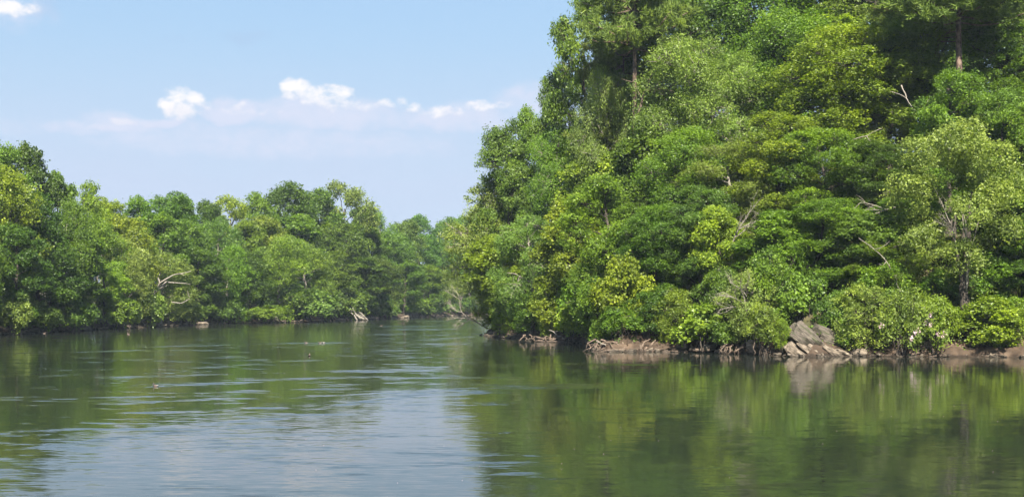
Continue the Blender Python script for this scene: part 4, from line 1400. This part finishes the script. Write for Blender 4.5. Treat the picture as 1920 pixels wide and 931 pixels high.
wood('driftwood', 'slim log left of the round stump stone', 'driftwood', [
    ([W(1242, 660, 139.8), W(1262, 658, 139.4), W(1292, 660, 138.9)], 0.17, 0.11), ([W(1242, 660, 139.8), W(1248, 656, 139.8), W(1258, 656, 139.6)], 0.09, 0.05)], M_DRIFT, G3, seed=16)
wood('driftwood', 'thick weathered log right of the round stump stone', 'driftwood', [
    ([W(1293, 655, 138.6), W(1312, 656, 138.0), W(1332, 655, 137.4)], 0.22, 0.18), ([W(1312, 656, 138), W(1320, 652, 138)], 0.1, 0.06)], M_DRIFT, G3, seed=17)
wood('driftwood', 'greenish pole leaning up the bank under the brightest bush', 'driftwood', [
    ([W(1318, 653, 138.2), W(1326, 643, 138.8), W(1337, 632, 139.8)], 0.12, 0.08)], M_PALEBARK, G3, seed=18)
wood('driftwood', 'slanting limb above the reddish log, half in shade', 'driftwood', [
    ([W(1165, 645, 142.4), W(1185, 637, 142.8), W(1206, 630, 143.2)], 0.16, 0.1), ([W(1185, 637, 142.8), W(1192, 644, 142.2)], 0.08, 0.05)], M_DRIFT, G3, seed=19)
wood('driftwood', 'crooked branch rising from the bank beside the dark bush', 'driftwood', [
    ([W(1216, 655, 141.4), W(1222, 645, 141.6), W(1229, 637, 141.8)], 0.15, 0.08)], M_DRIFT, G3, seed=20)


for k_, (xa, ya, da, xb, yb, db, lab_) in enumerate([
        (1086, 640, 170.6, 1103, 633, 169, 'short stick standing up right of the first driftwood pile'),
        (1220, 659, 140.3, 1240, 655, 140.9, 'short dark stick between the pronged stump and the slim log'),
        (1340, 658, 136.4, 1372, 661, 135.6, 'low wet log under the small fresh green bush'),
        (1376, 660, 135.0, 1398, 650, 134.6, 'reddish limb leaning on the clay left of the upright tan rock'),
        (1648, 667, 128.6, 1690, 669, 128.1, 'long wet stick at the water below the most blooming laurel'),
        (1700, 668, 127.6, 1730, 662, 127.9, 'crooked stick in the undercut left of the clay coloured block'),
        (1742, 669, 126.6, 1776, 668, 126.8, 'half sunken log left of the leaning trunk foot'),
        (1846, 668, 127.0, 1882, 665, 127.0, 'thin pale stick lying toward the sandy spot')]):
    mid_ = (W(xa, ya, da) + W(xb, yb, db)) / 2 + np.array([0, -0.1, 0.12])
    wood('driftwood', lab_, 'driftwood', [([W(xa, ya, da), mid_, W(xb, yb, db)], 0.13, 0.07), ([mid_, mid_ + np.array([0.35, -0.1, 0.4])], 0.05, 0.02)], M_DRIFT, G3, seed=60 + k_)


def roots(label, x0, x1, ytop, d0, n, seed, mat, drop=True, group='root tangles on the bank'):
    rng = np.random.default_rng(seed)
    root = bpy.data.objects.new('root_tangle', None)
    COL.objects.link(root)
    c = W((x0 + x1) / 2, ytop, d0)
    root.location = c
    tag(root, label, 'roots', group)
    for k in range(n):
        xs = rng.uniform(x0, x1)
        a = W(xs, ytop + rng.uniform(-5, 6), d0 + rng.uniform(0.2, 1.6))
        b = W(xs + rng.normal(0, 12), 0, d0 - rng.uniform(-0.1, 0.9))
        b[2] = rng.uniform(-0.15, 0.12)
        P = bend(rng, a - c, b - c, 7, 0.07, -0.08)
        m = MB().tube(P, np.linspace(rng.uniform(0.05, 0.12), 0.022, 7), 5)
        if rng.random() < 0.8:
            i = rng.integers(2, 5)
            e = P[i] + rng.normal(0, 0.35, 3) + [0, -0.1, -0.3]
            m.tube(bend(rng, P[i], e, 4, 0.08), np.linspace(0.04, 0.015, 4), 4)
        link('root', m.mesh('root', mat), root)


roots('brown root tangle at the corner of the bank above the floating pole', 1112, 1190, 640, 141.0, 22, 3, M_DRIFT)
roots('hanging roots in front of the dark hollow left of the outcrop', 1420, 1462, 634, 130.6, 20, 4, M_DRIFT)
roots('fine roots and sticks in the first driftwood pile', 985, 1085, 630, 173.6, 22, 5, M_DRIFT)
roots('reddish roots at the foot of the twiggy olive bush', 1345, 1410, 645, 134.6, 14, 6, M_DRIFT)
roots('roots showing in the undercut below the laurels', 1600, 1720, 652, 129.4, 16, 7, M_BARK)
roots('grey roots under the leaning trunk', 1775, 1880, 652, 128.4, 14, 8, M_BARK)
roots('twigs and roots under the tan boulder bush', 940, 985, 622, 200.5, 10, 9, M_BARK)

# bare twigs and dead limbs on the slope
GD = 'bare dead branches among the trees of the point'
bare('dead_branch', 'grey tangle of dead branches right of the small yellow tree', 'branch', W(1372, 455, 141.5), [
    (W(1378, 445, 141.0), (1, -0.5, 0.9), 2.6), (W(1385, 430, 141.0), (1, -0.5, 0.5), 2.8), (W(1390, 420, 141.0), (0.8, -0.4, 0.9), 2.0), (W(1380, 440, 141), (0.1, -0.6, 1), 2.0)],
    64, M_DEAD, GD, lv=2, r=0.06, spread=0.5, stem=[W(1372, 460, 141.5), W(1380, 440, 141), W(1390, 420, 141)])
bare('dead_branch', 'fan of bare twigs over the pale twiggy bush', 'branch', W(1400, 590, 133.5), [
    (W(1395, 570, 133), (-0.9, -0.4, 0.7), 2.4), (W(1395, 560, 133), (0.1, -0.4, 1.0), 2.4), (W(1400, 555, 133), (-0.5, -0.5, 1.0), 2.2), (W(1390, 575, 133), (-1, -0.4, 0.1), 2.2)],
    65, M_DEAD, GD, lv=2, r=0.05, spread=0.5, stem=[W(1402, 600, 133.5), W(1398, 575, 133), W(1395, 555, 133)])
bare('dead_branch', 'pale bare twigs left of the forked trunk in the pale round tree', 'branch', W(1790, 440, 130.0), [
    (W(1788, 432, 129.5), (-1, -0.4, 0.6), 2.2), (W(1786, 425, 129.5), (-0.5, -0.3, 1), 2.0), (W(1788, 432, 129.5), (-1, -0.3, 0.0), 2.2)],
    66, M_DEAD, GD, lv=2, r=0.05, spread=0.5, stem=[W(1794, 470, 130.0), W(1790, 445, 129.8), W(1786, 425, 129.5)])
wood('dead_tree', 'thin forked whitish dead trunk in front of the leaning dark trunk', 'dead tree', [
    ([W(1812, 545, 129.2), W(1814, 500, 129.2), W(1812, 450, 129.2), W(1806, 420, 129.2), W(1802, 392, 129.0)], 0.081, 0.042),
    ([W(1812, 450, 129.2), W(1812, 425, 129.0), W(1806, 398, 129.0), W(1813, 384, 129.0)], 0.056, 0.030),
    ([W(1817, 500, 129.0), W(1822, 460, 129), W(1832, 425, 129), W(1840, 395, 129)], 0.056, 0.024),
    ([W(1806, 430, 129), W(1795, 428, 129), W(1782, 434, 129)], 0.037, 0.018)], M_DEAD, GD, seed=31)
wood('dead_tree', 'thin leaning bare stem arching down to the laurels', 'dead tree', [
    ([W(1690, 560, 130.5), W(1680, 520, 130.5), W(1662, 490, 130.5), W(1640, 468, 130.5), W(1610, 446, 131)], 0.062, 0.024),
    ([W(1662, 490, 130.5), W(1655, 497, 130.2), W(1648, 495, 130.2)], 0.031, 0.018),
    ([W(1640, 468, 130.5), W(1655, 462, 130), W(1668, 452, 130)], 0.031, 0.012)], M_PALEBARK, GD, seed=32)
wood('dead_tree', 'crooked pale limbs below the right pine trunk', 'dead tree', [
    ([W(1690, 160, 146), W(1700, 185, 145.5), W(1712, 205, 145), W(1730, 216, 145)], 0.068, 0.030),
    ([W(1700, 185, 145.5), W(1685, 176, 145.5), W(1668, 172, 146)], 0.043, 0.024),
    ([W(1730, 216, 145), W(1735, 195, 145), W(1745, 182, 145)], 0.037, 0.024)], M_PALEBARK, GD, seed=33)
wood('dead_tree', 'broken dead limbs beside the left pine trunk', 'dead tree', [
    ([W(1196, 215, 168), W(1204, 190, 167.5), W(1208, 170, 167.5), W(1230, 172, 167)], 0.186, 0.048),
    ([W(1208, 170, 167.5), W(1222, 140, 167), W(1224, 130, 167)], 0.062, 0.030),
    ([W(1204, 190, 167.5), W(1190, 155, 168), W(1165, 148, 168)], 0.062, 0.024),
    ([W(1208, 170, 167.5), W(1240, 166, 166.5), W(1265, 172, 166)], 0.056, 0.024)], M_DRIFT, GD, seed=34)
wood('dead_tree', 'slim pale limb crossing the dark hollow in the middle of the slope', 'dead tree', [
    ([W(1600, 262, 144), W(1625, 255, 143.5), W(1655, 240, 143)], 0.043, 0.024), ([W(1625, 255, 143.5), W(1632, 265, 143.2)], 0.031, 0.018)], M_PALEBARK, GD, seed=35)
bare('dead_branch', 'drooping bare twigs left of the pale round tree', 'branch', W(1670, 390, 136.5), [
    (W(1660, 392, 136), (-1, -0.3, 0.35), 2.6), (W(1655, 395, 136), (-1, -0.4, -0.1), 2.4), (W(1662, 392, 136), (-0.6, -0.5, -0.5), 2.0)],
    67, M_DEAD, GD, lv=1, r=0.05, spread=0.4, stem=[W(1680, 388, 137), W(1665, 392, 136.4), W(1655, 395, 136)])

# leaning dark trunk that carries the pale open tree near the water
lt = wood('broadleaf_tree', 'large pale green tree with open crown on a leaning dark trunk at the water', 'tree', [
    ([W(1836, 662, 128.6), W(1826, 630, 128.8), W(1812, 590, 129.4), W(1806, 540, 129.8), W(1812, 500, 130.2), W(1806, 450, 130.4), W(1818, 400, 130.6), W(1822, 360, 130.8)], 0.62, 0.14),
    ([W(1806, 530, 129.8), W(1796, 490, 130.2), W(1788, 450, 130.6), W(1790, 400, 130.8)], 0.28, 0.10),
    ([W(1810, 490, 130.2), W(1818, 450, 130.2), W(1818, 420, 130.2), W(1838, 380, 130.4)], 0.2, 0.08)], M_BARK, GR, part='limb', sides=8, seed=36, stem='trunk')
cr = link('crown', PR['open'].crown, lt)
cr.location = Vector(W(1800, 668, 131.2)) - lt.location
cr.location.z = -lt.location.z
cr.color = (*G_PALE, 1)
cr.scale = (1.2, 1.2, (CAMH + (HOR - 228) * 131.2 / F) / 22.0)



# ------------------------------------------------------------------ ducks
def duck_material(name, c):
    m, t = new_mat(name)
    bs = t.node('ShaderNodeBsdfPrincipled')
    tcn = t.node('ShaderNodeTexCoord')
    n = t.noise(tcn.outputs['Object'], 22, 4, 0.6)
    t.put(bs.inputs['Base Color'], t.mix(t.smooth(n, 0.3, 0.7), (*[v * 0.7 for v in c], 1), (*[min(1, v * 1.2) for v in c], 1)))
    bs.inputs['Roughness'].default_value = 0.6
    o = t.node('ShaderNodeOutputMaterial')
    t.l.new(bs.outputs[0], o.inputs[0])
    return m


DM = [duck_material('dark_feathers', (0.035, 0.028, 0.022)), duck_material('brown_feathers', (0.10, 0.07, 0.055)),
      duck_material('white_feathers', (0.17, 0.16, 0.145)), duck_material('bill', (0.10, 0.09, 0.03))]


def duck_mesh(head, body, rear):
    # one continuous skin lofted from tail to bill: (x, z, half width, half height, material)
    rings = [(-0.27, 0.115, 0.008, 0.006, rear), (-0.22, 0.10, 0.045, 0.022, rear), (-0.15, 0.075, 0.085, 0.06, rear), (-0.05, 0.06, 0.105, 0.085, body),
             (0.05, 0.06, 0.105, 0.085, body), (0.12, 0.07, 0.085, 0.075, head if head != body else body), (0.155, 0.12, 0.05, 0.05, head), (0.165, 0.17, 0.034, 0.034, head),
             (0.175, 0.21, 0.036, 0.036, head), (0.20, 0.235, 0.042, 0.043, head), (0.23, 0.235, 0.034, 0.034, head), (0.25, 0.228, 0.016, 0.013, 3), (0.295, 0.218, 0.014, 0.006, 3), (0.30, 0.217, 0.003, 0.002, 3)]
    n = 12
    C = np.array([(r[0], 0, r[1]) for r in rings])
    Tn = unit(np.gradient(C, axis=0))
    V = []
    for k, r in enumerate(rings):
        up = np.cross(np.array([0, -1.0, 0]), Tn[k])
        up = up / np.linalg.norm(up)
        if up[2] < 0 and Tn[k][0] > 0.3:
            up = -up
        for j in range(n):
            a = 2 * math.pi * j / n
            V.append(C[k] + np.array([0, 1.0, 0]) * math.cos(a) * r[2] + up * math.sin(a) * r[3])
    Fq = []
    mi = []
    for k in range(len(rings) - 1):
        for j in range(n):
            Fq.append((k * n + j, k * n + (j + 1) % n, (k + 1) * n + (j + 1) % n, (k + 1) * n + j))
            mi.append(rings[k + 1][4] if k + 1 < len(rings) else rings[k][4])
    return mesh_np('duck', np.array(V), np.array(Fq), 4, DM, smooth=True, midx=mi)


DU = {'drake': duck_mesh(0, 1, 2), 'hen': duck_mesh(1, 1, 1), 'pied': duck_mesh(0, 2, 2)}
for k, (x, y, kind, yaw, lab) in enumerate([
        (292, 724, 'drake', 150, 'dark headed duck with white tail swimming alone ahead of a wake'),
        (241, 626.5, 'hen', 170, 'brownish duck close to the far left bank'),
        (83, 625.0, 'hen', 20, 'small brown duck beside the flat clay ledge at the left'),
        (574, 643, 'drake', 175, 'leading duck of the small party swimming in file'),
        (600, 643, 'drake', 170, 'middle duck of the small party swimming in file'),
        (606.5, 642.6, 'pied', 165, 'white rear duck of the small party swimming in file'),
        (580, 667, 'hen', 90, 'tiny duck with a thin ripple below the small party'),
        (715, 611, 'hen', 10, 'duck far upstream in front of the tan boulder'),
        (764, 602, 'hen', 160, 'farthest duck, a speck near the end of the far bank')]):
    d = F * CAMH / (y - HOR)
    o = link('duck', DU[kind])
    o.location = ((x - 960) * d / F, d, -0.02)
    o.rotation_euler = (0, 0, math.radians(yaw))
    sc = 0.9 if d < 120 else 1.0
    o.scale = (sc, sc, sc)
    tag(o, lab, 'duck', 'ducks on the river')

# petals and bits of leaf drifting on the calm water
def flecks(n, seed):
    rng = np.random.default_rng(seed)
    Y = 1.0 / rng.uniform(1 / 140.0, 1 / 38.0, n)
    X = (rng.uniform(250, 1920, n) - 960) * Y / F
    X, Y = X[river_dist(X, Y)[0] < -3], Y[river_dist(X, Y)[0] < -3]
    n = len(X)
    a = rng.random(n) * 6.28
    r = 0.012 + 0.0002 * Y
    V = np.stack([np.stack([X + r * np.cos(a + q * 1.571), Y + r * np.sin(a + q * 1.571), 0.012 + 0.01 * (q % 2) + 0 * X], 1) for q in range(4)], 1).reshape(-1, 3)
    o = link('floating_petals', mesh_np('petals', V, np.arange(len(V)), 4, M_PETAL))
    tag(o, 'pale petals and leaf bits scattered on the calm water', 'petals', kind='stuff')


flecks(60, 3)

# ------------------------------------------------------------------ air
def haze():
    m = bpy.data.materials.new('haze')
    m.use_nodes = True
    t = NT(m.node_tree)
    pv_ = t.node('ShaderNodeVolumePrincipled')
    pv_.inputs['Color'].default_value = (0.72, 0.86, 1.0, 1)
    pv_.inputs['Density'].default_value = 0.00012
    pv_.inputs['Anisotropy'].default_value = 0.2
    o_ = t.node('ShaderNodeOutputMaterial')
    t.l.new(pv_.outputs[0], o_.inputs['Volume'])
    x0, x1, y0, y1, z0, z1 = -1510, 1510, -70, 2410, -5, 70
    V = [(x, y, z) for x in (x0, x1) for y in (y0, y1) for z in (z0, z1)]
    Fc = [(0, 1, 3, 2), (4, 6, 7, 5), (0, 4, 5, 1), (2, 3, 7, 6), (0, 2, 6, 4), (1, 5, 7, 3)]
    o = link('haze', mesh_np('haze', np.array(V, float), np.array(Fc), 4, m))
    tag(o, 'thin pale summer haze in the air over the river', 'haze', kind='stuff')


haze()
print('done', sum(len(m.polygons) for m in bpy.data.meshes), 'faces')
